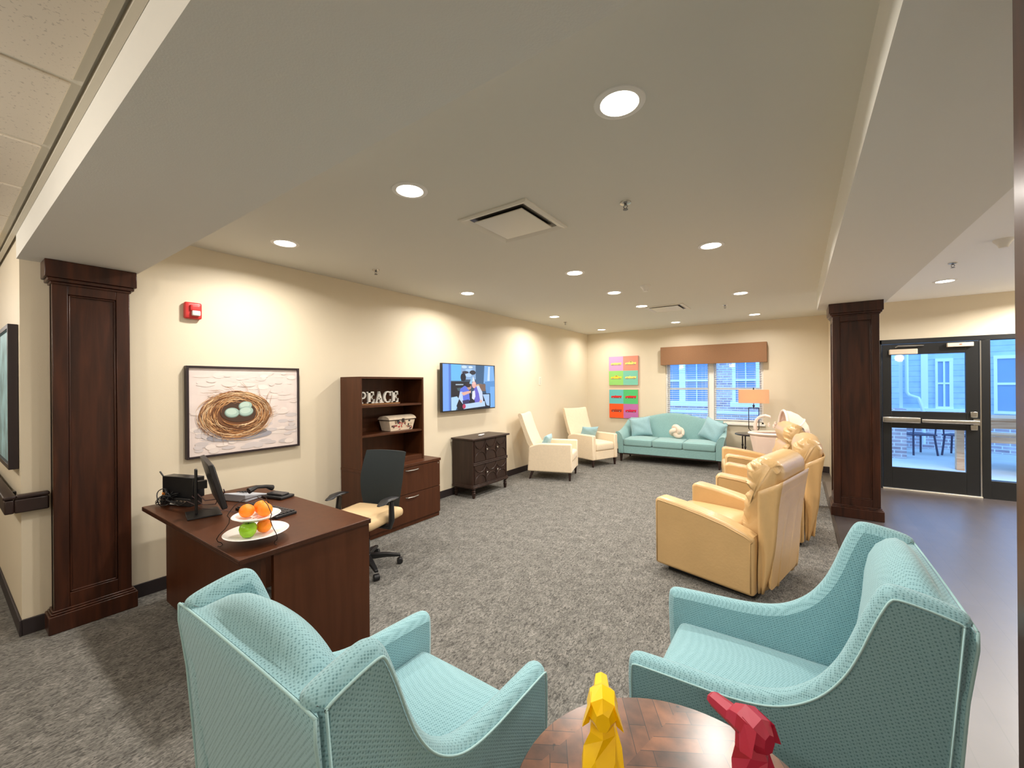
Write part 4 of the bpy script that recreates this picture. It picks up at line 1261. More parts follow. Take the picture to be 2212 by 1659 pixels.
pillow('sofa_pillow', 'teal square pillow leaning at the right end of the sofa', 'pillow', (-1.335, 8.57, 0.672), (math.radians(-16), math.radians(20), math.radians(-22)), 0.44, 0.42, 0.16, TEALC, 'teal sofa pillows')
kn = MB(); pts = []
for i in range(96):
    a = 2 * PI * i / 96
    r = 0.068 + 0.034 * math.cos(3 * a)
    pts.append((r * math.cos(2 * a) * 1.0, 0.058 * math.sin(3 * a), r * math.sin(2 * a) * 0.95))
kn.tube(pts, 0.046, 12, closed=True)
ko = kn.build('knot_pillow', BLUSHK, angle=180); ko.location = (-1.965, 8.50, 0.618); ko.rotation_euler = (0.2, 0.5, 0.15)
tag(ko, 'round cream knotted pillow in the middle of the sofa', 'pillow')

# ---------------------------------------------------------------- side table, lamp, bassinet
st_ = thing('side_table', 'round dark side table under the lit lamp', 'side table', (-0.66, 8.47, 0))
MB().lathe([(0.001, 0.635), (0.27, 0.635), (0.285, 0.642), (0.285, 0.656), (0.278, 0.662), (0.001, 0.662)], n=40).build('tabletop', BLUETOP, st_)
for k in range(4):
    a = PI / 4 + k * PI / 2 + 0.25; x, y = 0.20 * math.cos(a), 0.20 * math.sin(a)
    m = MB().lathe([(0.001, 0), (0.014, 0), (0.011, 0.02), (0.011, 0.26), (0.02, 0.275), (0.011, 0.29), (0.011, 0.42), (0.02, 0.435), (0.011, 0.45), (0.011, 0.62), (0.02, 0.634), (0.001, 0.634)], c=(x, y, 0), n=12)
    m.build('leg', IRON, st_)
MB().tube([(0.195 * math.cos(2 * PI * j / 28), 0.195 * math.sin(2 * PI * j / 28), 0.28) for j in range(28)], 0.006, 6, closed=True).build('stretcher_ring', IRON, st_)
lm = thing('table_lamp', 'lit table lamp with rectangular shade and open iron frame', 'lamp', (-0.645, 8.50, 0.663), math.radians(4))
m = MB(); m.box(0, 0, 0.008, 0.17, 0.10, 0.016); m.box(0, 0, 0.022, 0.11, 0.07, 0.014); m.build('foot', IRON, lm, bevel=0.003)
w_ = 0.078
MB().tube([(-w_, 0, 0.46), (-w_, 0, 0.085), (-w_ + 0.03, 0, 0.045), (0, 0, 0.035), (w_ - 0.03, 0, 0.045), (w_, 0, 0.085), (w_, 0, 0.46)], 0.0065, 8).build('frame', IRON, lm)
MB().tube([(-w_ - 0.005, 0, 0.46), (w_ + 0.005, 0, 0.46)], 0.0065, 8).build('crossbar', IRON, lm)
MB().lathe([(0.001, 0.46), (0.012, 0.46), (0.008, 0.475), (0.022, 0.495), (0.008, 0.515), (0.006, 0.535), (0.006, 0.62), (0.001, 0.62)], n=16).build('stem', IRON, lm)
sh = MB(); a, b = 0.235, 0.115; z0, z1 = 0.545, 0.785; tk = 0.003
sh.bb(-a, a, -b, -b + tk, z0, z1); sh.bb(-a, a, b - tk, b, z0, z1); sh.bb(-a, -a + tk, -b + tk, b - tk, z0, z1); sh.bb(a - tk, a, -b + tk, b - tk, z0, z1)
sho = sh.build('lamp_shade', shade_mat(), lm, flat=True)
MB().lathe([(0.001, 0.62), (0.014, 0.62), (0.03, 0.665), (0.02, 0.70), (0.001, 0.705)], n=16).build('bulb', mat('warm_bulb', rgb(255, 220, 150), 0.5, emis=(1, 0.62, 0.28, 1), estr=6), lm)
MB().tube([(0.006, 0, 0.56), (0.05, 0, 0.62), (0.05, 0, 0.70), (0.0, 0, 0.79)], 0.002, 5).build('harp', IRON, lm)
MB().lathe([(0.001, 0.785), (0.012, 0.787), (0.006, 0.80), (0.012, 0.815), (0.001, 0.825)], n=12).build('finial', IRON, lm)
ll = bpy.data.lights.new('lamp_bulb', 'POINT'); ll.energy = 9; ll.color = (1, 0.74, 0.42); ll.shadow_soft_size = 0.03
lo = bpy.data.objects.new('bulb_light', ll); COL.objects.link(lo); lo.parent = lm; lo.location = (0, 0, 0.665)

bs = thing('bassinet', 'blush white baby bassinet with hood and toy arm behind the recliners', 'bassinet', (-0.24, 7.72, 0), math.radians(-72))
# local: foot at -y ... head (hood) at +y
a, b = 0.23, 0.42
n = 64
def oval(k, z, pl=0.0):
    return [((a * k + pl * math.sin(16 * 2 * PI * j / n)) * math.cos(2 * PI * j / n), (b * k + pl * math.sin(16 * 2 * PI * j / n)) * math.sin(2 * PI * j / n), z) for j in range(n)]
MB().loft([oval(0.80, 0.36, 0.012), oval(0.86, 0.48, 0.010), oval(0.92, 0.60, 0.006), oval(0.97, 0.70, 0.002), oval(0.99, 0.745)], caps=True).build('skirt', PINK, bs, angle=180)
MB().tube([(a * math.cos(2 * PI * j / 48), b * math.sin(2 * PI * j / 48), 0.765) for j in range(48)], 0.022, 8, closed=True).build('rim', mat('bassinet_shell', rgb(240, 226, 214), 0.45), bs, angle=180)
MB().lathe([(0.001, 0.70), (0.9, 0.70), (0.9, 0.715), (0.001, 0.715)], n=36)
m = MB(); m.loft([oval(0.94, 0.66), oval(0.94, 0.70)]); m.build('mattress', WHITE, bs)
SHELL = mat('bassinet_shell', rgb(240, 226, 214), 0.45)
NA = 24
def arch(ang, k=1.0):
    # hoop hinged at the rim sides near the head
    out = []
    for j in range(NA + 1):
        th = PI * j / NA
        x = (a - 0.005) * k * math.cos(th); r = 0.36 * k * math.sin(th)
        out.append((x, 0.05 + r * math.cos(ang), 0.775 + r * math.sin(ang)))
    return out
rings_h = [arch(math.radians(d)) for d in (88, 72, 55, 38, 20, 4)]
vs = [p for r in rings_h for p in r]; fs = []
for j in range(5):
    for i in range(NA):
        q = j * (NA + 1) + i; fs.append((q, q + 1, q + NA + 2, q + NA + 1))
MB().add(vs, fs).build('hood', PINK, bs, angle=180, thick=0.006)
MB().tube(rings_h[0], 0.018, 8).build('hood_hoop', SHELL, bs, angle=180)
MB().tube(arch(math.radians(38), 1.02), 0.010, 6).build('hood_rib', SHELL, bs, angle=180)
arm = [(-0.20, -0.28, 0.77), (-0.20, -0.29, 0.87), (-0.18, -0.275, 0.96), (-0.14, -0.23, 1.02), (-0.08, -0.17, 1.045), (-0.03, -0.12, 1.03), (-0.02, -0.11, 1.0)]
MB().tube(arm, [0.032, 0.028, 0.024, 0.022, 0.022, 0.018, 0.010], 10).build('toy_arm', SHELL, bs, angle=180)
for (dx, dy, dz) in ((-0.05, -0.13, 0.90), (0.02, -0.08, 0.885), (-0.01, -0.05, 0.92)):
    m = MB()
    for k in range(5):
        q = 2 * PI * k / 5
        m.rbox(dx + 0.022 * math.cos(q), dy, dz + 0.022 * math.sin(q), 0.028, 0.02, 0.028, 0.009, n=3)
    m.rbox(dx, dy, dz, 0.03, 0.03, 0.03, 0.012, n=3)
    m.build('hanging_toy', PINK, bs)
for s in (-1, 1):
    for q in (-1, 1):
        MB().tube([(s * 0.17, q * 0.30, 0.40), (s * 0.20, q * 0.36, 0.02)], 0.014, 8).build('leg', SHELL, bs)
m = MB()
m.tube([(-0.20, -0.36, 0.02), (0.20, -0.36, 0.02)], 0.014, 8)
m.build('foot_bar', SHELL, bs)

# ---------------------------------------------------------------- desk
DZt = 0.75
dk = thing('desk', 'espresso laminate office desk in front of the painting', 'desk', (-2.985, 1.22, 0))
x0, x1, y0, y1 = -0.77, 0.785, -0.37, 0.37
b = MB(); b.bb(x0, x1, y0, y1, DZt - 0.03, DZt); b.build('desktop', DESKW, dk, bevel=0.004)
b = MB()
for z in (DZt - 0.023, DZt - 0.014, DZt - 0.006):
    b.bb(x0 - 0.0012, x1 + 0.0012, y0 - 0.0012, y1 + 0.0012, z - 0.0008, z + 0.0008)
b.build('edge_grooves', mat('edge_line', rgb(30, 12, 8), 0.5), dk, flat=True)
MB().bb(x1 - 0.045, x1 - 0.015, y0 + 0.165, y1 - 0.005, 0, DZt - 0.031).build('end_panel', DESKW, dk, bevel=0.001)
MB().bb(x0 + 0.035, x0 + 0.065, y0 + 0.165, y1 - 0.005, 0, DZt - 0.031).build('end_panel', DESKW, dk, bevel=0.001)
MB().bb(x0 + 0.065, x1 - 0.045, y0 + 0.115, y0 + 0.14, 0.06, DZt - 0.031).build('modesty_panel', DESKW, dk, bevel=0.001)
cb = MB().tube([(x0 + 0.11, y0 + 0.06, DZt - 0.031), (x0 + 0.12, y0 + 0.05, DZt - 0.05), (x0 + 0.16, y0 + 0.05, DZt - 0.055), (x0 + 0.18, y0 + 0.06, DZt - 0.031)], 0.003, 6); cb.build('cable_loop', BLACKP, dk)
pd = MB().bb(x0 + 0.066, x0 + 0.46, y0 + 0.20, y1 - 0.02, 0.06, DZt - 0.032).build('pedestal', DESKW, dk, bevel=0.002)
for k in range(3):
    z0 = 0.08 + k * 0.21
    d_ = MB().bb(x0 + 0.075, x0 + 0.45, y1 - 0.019, y1 - 0.003, z0, z0 + 0.20).build('drawer', DESKW, pd, bevel=0.001)

# desk things
D = DZt
mo = thing('computer_monitor', 'black monitor seen edge-on on the desk', 'monitor', (-3.20, 1.02, D), math.radians(-13))
MB().bb(-0.10, 0.11, -0.08, 0.10, 0, 0.010).build('stand_base', BLACKP, mo, bevel=0.003)
MB().bb(-0.022, 0.022, -0.035, -0.02, 0.01, 0.30).build('stand_neck', BLACKP, mo, bevel=0.004)
MB().bb(-0.02, 0.02, -0.02, 0.03, 0.17, 0.22).build('tilt_arm', BLACKP, mo)
M_ = RX(math.radians(14))
m = MB(); m.box(0, 0.062, 0.21, 0.50, 0.030, 0.295, M_); so_ = m.build('screen_body', BLACKP, mo, bevel=0.006)
m = MB(); m.box(0, 0.079, 0.206, 0.47, 0.004, 0.27, M_); m.build('display_panel', mat('dark_display', rgb(12, 12, 14), 0.12), so_)
pc = thing('network_box', 'black upright computer box with antenna among desk cables', 'computer', (-3.60, 1.03, D), math.radians(20))
MB().bb(-0.14, 0.14, -0.045, 0.04, 0.0, 0.055).build('lower_unit', BLACKP, pc, bevel=0.003)
MB().bb(-0.14, 0.15, -0.03, 0.05, 0.055, 0.20).build('upper_unit', mat('black_box', rgb(20, 22, 26), 0.3), pc, bevel=0.004)
m = MB()
for i in range(7):
    m.box(-0.11 + i * 0.035, -0.048, 0.038, 0.024, 0.008, 0.012)
m.build('ports', CHROME, pc)['kind'] = 'stuff'
MB().box(-0.125, -0.033, 0.075, 0.02, 0.006, 0.016).build('amber_label', mat('amber_tag', rgb(250, 150, 50), 0.5), pc)
MB().box(-0.02, -0.047, 0.016, 0.05, 0.004, 0.012).build('white_label', WHITE, pc)
MB().tube([(-0.14, 0.0, 0.17), (-0.155, 0.0, 0.172), (-0.19, -0.01, 0.225)], 0.005, 8).build('antenna', BLACKP, pc)
cbm = MB(); rnd = random.Random(3)
for k in range(9):
    pts = []; cx, cy = -3.665 + rnd.uniform(-.04, .06), 0.965 + rnd.uniform(-0.03, .03)
    ph = rnd.uniform(0, 6); R0 = rnd.uniform(0.03, 0.075)
    for i in range(26):
        tt = i / 25 * 2 * PI * 1.15 + ph
        pts.append((cx + R0 * 0.8 * math.cos(tt) + 0.02 * math.sin(3 * tt), cy + R0 * 0.6 * math.sin(tt), D + 0.008 + max(0, (0.06 + 0.05 * math.sin(tt * 1.0 + k)) * (0.4 + 0.6 * abs(math.cos(tt * .5 + k)))) ))
    cbm.tube(pts, 0.0032 if k % 3 else 0.0022, 6)
for k in range(6):
    xx = -3.60 + k * 0.04
    cbm.tube([(-3.70 + k * 0.02, 0.965, D + 0.05), (-3.66 + k * .02, 0.955 - k * .004, D + 0.055), (xx, 0.955, D + 0.04), (xx + 0.05, 0.965 + k * .004, D + 0.045 + 0.004 * k)], 0.003, 6)
tag(cbm.build('cable_tangle', BLACKP, angle=180), 'tangle of black cables at the left end of the desk', 'cables', kind='stuff')
cb2 = MB()
cb2.tube([(-3.42, 1.06, D + 0.10), (-3.35, 1.09, D + 0.05), (-3.28, 1.14, D + 0.06), (-3.22, 1.16, D + 0.11), (-3.18, 1.14, D + 0.14)], 0.004, 6)
cb2.tube([(-3.43, 1.04, D + 0.08), (-3.33, 1.07, D + 0.03), (-3.23, 1.11, D + 0.04), (-3.16, 1.10, D + 0.09)], 0.003, 6)
cb2.tube([(-3.40, 1.0, D + 0.06), (-3.30, 1.06, D + 0.012), (-3.12, 1.14, D + 0.006), (-2.99, 1.17, D + 0.006), (-2.95, 1.19, D + 0.01)], 0.0022, 6)
tag(cb2.build('monitor_cables', mat('grey_cable', rgb(90, 70, 72), 0.5), angle=180), 'loose cables running behind the monitor to the keyboard', 'cables', kind='stuff')
ph = thing('desk_phone', 'black and silver desk phone behind the monitor', 'phone', (-3.38, 1.36, D), math.radians(200))
m = MB(); m.prism([(-0.10, 0.0), (0.10, 0.0), (0.10, 0.055), (-0.10, 0.015)], 0, -0.10, 0.10); m.build('body', mat('silver_phone', rgb(190, 194, 204), 0.35), ph, bevel=0.006)
MB().tube([(-0.13, -0.10, 0.06), (-0.14, -0.04, 0.085), (-0.14, 0.04, 0.10), (-0.13, 0.10, 0.085)], [0.022, 0.013, 0.013, 0.022], 10).build('handset', BLACKP, ph)
m = MB()
for i in range(3):
    for j in range(4):
        m.box(0.0 + i * 0.025, -0.05 + j * 0.025, 0.036 + j * 0.0048, 0.016, 0.014, 0.006)
m.build('keypad', BLACKP, ph)['kind'] = 'stuff'
m2_ = thing('desk_tray', 'flat black tray on the desk beside the phone', 'tray', (-3.20, 1.50, D), math.radians(15))
MB().rbox(0, 0, 0.012, 0.20, 0.12, 0.022, 0.008).build('body', BLACKP, m2_)
MB().rbox(0.0, 0.0, 0.03, 0.15, 0.07, 0.016, 0.007).build('top_piece', mat('dark_grey_plastic', rgb(52, 50, 52), 0.35), m2_)
kb = thing('keyboard', 'black keyboard lying on the desk behind the fruit stand', 'keyboard', (-2.90, 1.28, D), math.radians(8))
MB().bb(-0.22, 0.22, -0.07, 0.07, 0, 0.018).build('body', BLACKP, kb, bevel=0.004)
m = MB()
for r in range(5):
    for c in range(15):
        m.box(-0.196 + c * 0.028, -0.052 + r * 0.026, 0.021, 0.022, 0.020, 0.008)
m.build('keys', mat('dark_grey_plastic', rgb(52, 50, 52), 0.35), kb)['kind'] = 'stuff'
# two-tier fruit stand
FX, FY = -2.405, 1.015
fs_ = thing('fruit_stand', 'two tier wire stand with white plates of fruit on the desk', 'fruit stand', (FX, FY, D))
MB().lathe([(0.001, 0.030), (0.075, 0.030), (0.125, 0.040), (0.155, 0.054), (0.150, 0.057), (0.120, 0.046), (0.07, 0.037), (0.001, 0.037)], n=48).build('plate', PORC, fs_)
MB().lathe([(0.001, 0.118), (0.055, 0.118), (0.092, 0.128), (0.116, 0.142), (0.112, 0.145), (0.088, 0.134), (0.05, 0.125), (0.001, 0.125)], n=48).build('plate', PORC, fs_)
m = MB()
for k in range(3):
    a = 0.15 + k * 2 * PI / 3
    P3 = [(0.172, 0.008), (0.160, 0.003), (0.150, 0.010), (0.156, 0.022), (0.170, 0.030), (0.176, 0.045), (0.165, 0.065), (0.140, 0.090), (0.122, 0.118), (0.120, 0.142), (0.130, 0.158), (0.122, 0.172), (0.098, 0.205), (0.06, 0.228), (0.0, 0.238)]
    m.tube([(r * math.cos(a), r * math.sin(a), z) for r, z in P3], 0.0022, 6)
m.build('wire_frame', IRON, fs_, angle=180)
def fruit(name, label, dx, dy, z, r, mm, apple=False, group=None):
    t = thing(name, label, name, (FX + dx, FY + dy, D + z), random.uniform(0, 6), group)
    if apple:
        MB().lathe([(0.001, -0.82 * r), (0.3 * r, -0.95 * r), (0.6 * r, -0.85 * r), (0.9 * r, -0.4 * r), (1.02 * r, 0.15 * r), (0.9 * r, 0.6 * r), (0.6 * r, 0.85 * r), (0.3 * r, 0.82 * r), (0.1 * r, 0.66 * r), (0.001, 0.6 * r)], n=28).build('flesh', mm, t, angle=180)
        MB().tube([(0, 0, 0.6 * r), (0.004, 0, 0.95 * r)], 0.0018, 6).build('stem', IRON, t)
    else:
        MB().lathe([(max(0.001, r * math.sin(PI * i / 14)), -r * 0.95 * math.cos(PI * i / 14)) for i in range(15)], n=26).build('flesh', mm, t, angle=180)
        MB().lathe([(0.001, 0.94 * r), (0.004, 0.94 * r), (0.003, 0.97 * r), (0.001, 0.97 * r)], n=8).build('stem_end', APPLE, t)
fruit('orange', 'leftmost orange on the upper plate of the fruit stand', -0.030, -0.035, 0.1645, 0.037, ORANGE, group='oranges on the fruit stand')
fruit('orange', 'rear orange partly hidden on the upper plate of the fruit stand', -0.045, 0.042, 0.1645, 0.036, ORANGE, group='oranges on the fruit stand')
fruit('orange', 'right orange on the upper plate of the fruit stand', 0.034, 0.028, 0.1645, 0.037, ORANGE, group='oranges on the fruit stand')
fruit('orange', 'orange beside the green apple on the lower plate', 0.020, 0.030, 0.0755, 0.0375, ORANGE, group='oranges on the fruit stand')
fruit('apple', 'green apple on the lower plate of the fruit stand', 0.025, -0.052, 0.0785, 0.041, APPLE, True)

# ---------------------------------------------------------------- office chair (front = +y)
oc = thing('office_chair', 'black mesh office chair with a tan seat behind the desk', 'office chair', (-3.08, 2.17, 0), math.radians(195))
MB().rbox(0, 0.02, 0.455, 0.50, 0.48, 0.085, 0.04, n=9, crown=0.012).build('seat', SEATT, oc, angle=70)
MB().bb(-0.12, 0.12, -0.14, 0.14, 0.36, 0.412).build('tilt_mechanism', BLACKP, oc, bevel=0.01)
MB().lathe([(0.001, 0.10), (0.035, 0.10), (0.035, 0.25), (0.022, 0.25), (0.022, 0.37), (0.001, 0.37)], n=16).build('gas_column', BLACKP, oc)
rings = []
for j in range(15):
    v_ = j / 14; z = 0.44 + 0.53 * v_
    y = -0.255 - 0.03 * math.sin(v_ * PI * 0.9) * -1 - 0.085 * v_ ** 1.6
    hwd = 0.185 + 0.05 * math.sin(min(1, v_ * 1.4) * PI / 2) - 0.018 * max(0, v_ - .55) * 2
    ring = []
    for i in range(13):
        u = -1 + 2 * i / 12
        ring.append((u * hwd, y + 0.045 * u * u, z))
    for i in range(12, -1, -1):
        u = -1 + 2 * i / 12
        ring.append((u * hwd, y + 0.045 * u * u - 0.022 * (1 - u ** 6) - 0.004, z))
    rings.append(ring)
MB().loft(rings).build('backrest', BLACKM, oc, angle=60)
MB().tube([(0, -0.10, 0.385), (0, -0.27, 0.385), (0, -0.30, 0.46), (0, -0.285, 0.60)], 0.022, 8).build('back_bracket', BLACKP, oc)
for s in (-1, 1):
    ap = MB().tube([(s * 0.13, 0.02, 0.39), (s * 0.27, 0.02, 0.395), (s * 0.285, 0.02, 0.45), (s * 0.275, 0.01, 0.60)], [0.02, 0.024, 0.026, 0.022], 10).build('arm_post', BLACKP, oc)
    m = MB(); pr3 = []
    for j in range(11):
        v_ = -1 + 2 * j / 10; y = 0.04 + 0.13 * v_
        w3 = 0.043 * max(0.12, (1 - abs(v_) ** 3)) ** 0.5; dz = 0.028 * 0.5 * max(0.2, (1 - abs(v_) ** 4)); zz = 0.615 + 0.012 * (1 - v_ * v_) - (0.01 if v_ > .6 else 0)
        pr3.append([(s * 0.268 + w3 * math.cos(2 * PI * q / 12), y, zz + dz * math.sin(2 * PI * q / 12)) for q in range(12)])
    m.loft(pr3).build('armrest', BLACKP, oc, angle=60)
MB().lathe([(0.001, 0.075), (0.05, 0.075), (0.055, 0.10), (0.04, 0.125), (0.001, 0.125)], n=20).build('hub', BLACKP, oc)
for k in range(5):
    a = math.radians(2 + 72 * k); c, s_ = math.cos(a), math.sin(a)
    rg = []
    for r, z, w3, h3 in ((0.03, 0.10, 0.026, 0.022), (0.17, 0.095, 0.02, 0.017), (0.29, 0.075, 0.015, 0.011)):
        rg.append([(c * r - s_ * w3 * dx, s_ * r + c * w3 * dx, z + h3 * dz) for dx, dz in ((-1, -1), (1, -1), (1, 1), (-1, 1))])
    lg = MB().loft(rg).build('base_leg', BLACKP, oc, bevel=0.004)
    m = MB(); R = 0.026
    cr = []
    for off in (-0.024, -0.02, 0.02, 0.024):
        rr_ = R if abs(off) < 0.022 else R * 0.8
        cr.append([(c * (0.285 + rr_ * math.cos(2 * PI * q / 16)) - s_ * off, s_ * (0.285 + rr_ * math.cos(2 * PI * q / 16)) + c * off, R + 0.0005 + rr_ * math.sin(2 * PI * q / 16)) for q in range(16)])
    m.loft(cr)
    m.build('caster', BLACKP, lg)

# ---------------------------------------------------------------- lateral file and bookcase hutch
CH = 0.70
cf = thing('lateral_file_cabinet', 'two drawer espresso file cabinet under the bookcase', 'file cabinet', (XL + 0.02, 2.56, 0))
CD, CW = 0.475, 1.0
b = MB(); b.bb(0, CD, 0, CW, 0.0, CH - 0.03); b.build('carcass', DESKW, cf, bevel=0.001)
MB().bb(-0.0, CD + 0.028, -0.004, CW + 0.006, CH - 0.03, CH).build('top', DESKW, cf, bevel=0.002)
for (z0, z1) in ((0.055, 0.365), (0.371, 0.665)):
    d_ = MB().bb(CD, CD + 0.019, 0.004, CW - 0.004, z0, z1).build('drawer', DESKW, cf, bevel=0.001)
    zz = z1 - 0.035
    MB().tube([(CD + 0.019, 0.47, zz), (CD + 0.038, 0.485, zz), (CD + 0.045, 0.56, zz - 0.002), (CD + 0.038, 0.635, zz), (CD + 0.019, 0.65, zz)], 0.006, 8).build('handle', CHROME, d_)
MB().lathe([(0.001, 0), (0.008, 0), (0.008, 0.004), (0.001, 0.004)], n=12).build('lock', CHROME, cf, loc=(CD + 0.019, 0.965, 0.645)).rotation_euler = (0, PI / 2, 0)
bc = thing('bookcase_hutch', 'open espresso bookcase standing on the file cabinet', 'bookcase', (XL + 0.02, 2.56, CH + 0.001))
BD, BW, BH = 0.352, 0.875, 0.975
MB().bb(0, BD, 0, 0.022, 0, BH - 0.022).build('side_panel', DESKW, bc, bevel=0.001)
MB().bb(0, BD, BW - 0.022, BW, 0, BH - 0.022).build('side_panel', DESKW, bc, bevel=0.001)
MB().bb(0, BD, 0, BW, BH - 0.022, BH).build('top_panel', DESKW, bc, bevel=0.001)
MB().bb(0.0, 0.01, 0.022, BW - 0.022, 0.0, BH - 0.022).build('back_panel', DESKW, bc)
MB().bb(0.01, BD - 0.006, 0.022, BW - 0.022, 0, 0.055).build('bottom_shelf', DESKW, bc, bevel=0.001)
for z in (0.355, 0.668):
    MB().bb(0.01, BD - 0.01, 0.0225, BW - 0.0225, z - 0.022, z).build('shelf', DESKW, bc, bevel=0.001)

# PEACE sign
pz = thing('peace_sign', 'white PEACE letter sign on the top bookcase shelf', 'letter sign', (XL + 0.02 + 0.235, 2.56 + 0.075, CH + 0.001 + 0.668))
MB().bb(-0.025, 0.03, -0.035, 0.515, 0, 0.018).build('wooden_base', mat('sign_base_wood', rgb(150, 104, 60), 0.6, var=0.15), pz, bevel=0.002)
def letter(ch, y0):
    b = MB(); H = 0.128; x0, x1 = -0.008, 0.014; zb = 0.0185
    def q(pts):
        b.prism([(y0 + p, zb + z) for p, z in pts], 0, x0, x1)
    def bar(a0, a1, z0, z1):
        q([(a0, z0), (a1, z0), (a1, z1), (a0, z1)])
    def arc(cx, cz, ro, ri, a0, a1, wx=1.0, n=16):
        o_ = [(cx + wx * ro * math.cos(a0 + (a1 - a0) * i / n), cz + ro * math.sin(a0 + (a1 - a0) * i / n)) for i in range(n + 1)]
        i_ = [(cx + wx * ri * math.cos(a0 + (a1 - a0) * i / n) + 0.003, cz + ri * 1.06 * math.sin(a0 + (a1 - a0) * i / n)) for i in range(n + 1)]
        for k in range(n):
            q([o_[k], o_[k + 1], i_[k + 1], i_[k]])
    if ch in 'PE':
        bar(0.012, 0.042, 0, H); bar(0, 0.054, 0, 0.014); bar(0, 0.044, H - 0.014, H)
    if ch == 'P':
        bar(0.042, 0.056, H - 0.014, H); bar(0.042, 0.056, H - 0.078, H - 0.064)
        arc(0.054, H - 0.039, 0.039, 0.022, -PI / 2, PI / 2, 0.98)
    if ch == 'E':
        bar(0.042, 0.090, 0, 0.014); bar(0.042, 0.086, H - 0.014, H); bar(0.042, 0.066, H / 2 - 0.004, H / 2 + 0.010)
        q([(0.078, 0.014), (0.090, 0.014), (0.094, 0.046), (0.089, 0.046)]); q([(0.075, H - 0.014), (0.086, H - 0.014), (0.088, H - 0.042), (0.083, H - 0.042)])
        bar(0.061, 0.067, H / 2 - 0.020, H / 2 + 0.026)
    if ch == 'A':
        q([(0.012, 0.012), (0.024, 0.012), (0.056, H - 0.01), (0.046, H)]); q([(0.066, 0.012), (0.099, 0.012), (0.060, H), (0.046, H), (0.046, H - 0.03)])
        bar(0.028, 0.074, 0.040, 0.051); bar(0, 0.036, 0, 0.012); bar(0.056, 0.112, 0, 0.012)
    if ch == 'C':
        arc(0.056, H / 2, 0.066, 0.049, 0.75, PI - 0.9, 0.85, 8); arc(0.056, H / 2, 0.066, 0.030 + 0.012, PI - 0.9, PI + 0.9, 0.85, 10); arc(0.056, H / 2, 0.066, 0.049, PI + 0.9, 2 * PI - 0.75, 0.85, 8)
        bar(0.090, 0.099, H * 0.60, H); bar(0.088, 0.097, 0.012, H * 0.30)
    return b.build('letter_' + ch.lower(), WHITE, pz, flat=True)
yy = -0.022
for ch, adv in (('P', 0.106), ('E', 0.104), ('A', 0.112), ('C', 0.112), ('E', 0.10)):
    letter(ch, yy); yy += adv
# printed trunk
tk_ = thing('storage_trunk', 'small printed storage trunk on the middle bookcase shelf', 'storage box', (XL + 0.02 + 0.20, 2.56 + 0.60, CH + 0.001 + 0.355))
m = MB(); m.loft([[(x * 0.085, y * 0.165, 0), ] for x, y in ()] or [[(-0.08, -0.16, 0), (0.08, -0.16, 0), (0.08, 0.16, 0), (-0.08, 0.16, 0)], [(-0.095, -0.19, 0.125), (0.095, -0.19, 0.125), (0.095, 0.19, 0.125), (-0.095, 0.19, 0.125)]])
m.build('body', GOLDB, tk_, bevel=0.006)
m = MB(); rg = []
for y in (-0.197, 0.197):
    rg.append([(0.102 * math.cos(PI * j / 10), y, 0.132 + 0.045 * math.sin(PI * j / 10)) for j in range(11)] + [(-0.102, y, 0.128), (0.102, y, 0.128)])
m.loft(rg).build('lid', GOLDB, tk_, angle=30)
MB().bb(-0.104, 0.104, -0.199, 0.199, 0.1255, 0.133).build('lid_band', mat('dark_leather_band', rgb(50, 34, 30), 0.6), tk_)
MB().box(0.106, 0.0, 0.12, 0.006, 0.03, 0.045).build('clasp', mat('dark_leather_band', rgb(50, 34, 30), 0.6), tk_)
Q = []; rr = random.Random(5)
for k in range(34):
    y = rr.uniform(-0.14, 0.14); z = rr.uniform(0.012, 0.112); w3, h3 = rr.uniform(0.006, 0.024), rr.uniform(0.003, 0.014)
    c = rr.choice([rgb(190, 60, 56), rgb(96, 70, 60), rgb(60, 56, 58), rgb(170, 140, 110), rgb(150, 60, 60)])
    Q.append(([(y - w3, z - h3), (y + w3, z - h3), (y + w3, z + h3), (y - w3, z + h3)] if k % 3 else ell(y, z, w3 * .8, h3, 10), c))
painted('printed_motifs', Q, PAINT, tk_, lambda u, v_, k: (0.0808 + v_ * 0.12 + k, u, v_), 0.00002)

# ---------------------------------------------------------------- carved dresser
ds = thing('carved_dresser', 'dark two drawer chest with arched tracery under the television', 'dresser', (XL + 0.02, 4.30, 0))
SD, SW = 0.385, 0.80
MB().bb(0, SD, 0, SW, 0.155, 0.80).build('carcass', DRESW, ds, bevel=0.003)
MB().bb(0.0, SD + 0.035, -0.03, SW + 0.035, 0.805, 0.83).build('top', DRESW, ds, bevel=0.006, seg=3)
m = MB(); m.bb(0.0, SD + 0.018, -0.014, SW + 0.014, 0.135, 0.165); m.bb(0.0, SD + 0.010, -0.008, SW + 0.008, 0.165, 0.18)
m.build('plinth_moulding', DRESW, ds, bevel=0.005)
m = MB(); m.bb(SD, SD + 0.014, 0.0, SW, 0.455, 0.495)
m.tube([(SD + 0.012, 0.0, 0.462), (SD + 0.012, SW, 0.462)], 0.005, 6); m.tube([(SD + 0.012, 0.0, 0.488), (SD + 0.012, SW, 0.488)], 0.005, 6)
m.build('middle_rail', DRESW, ds)
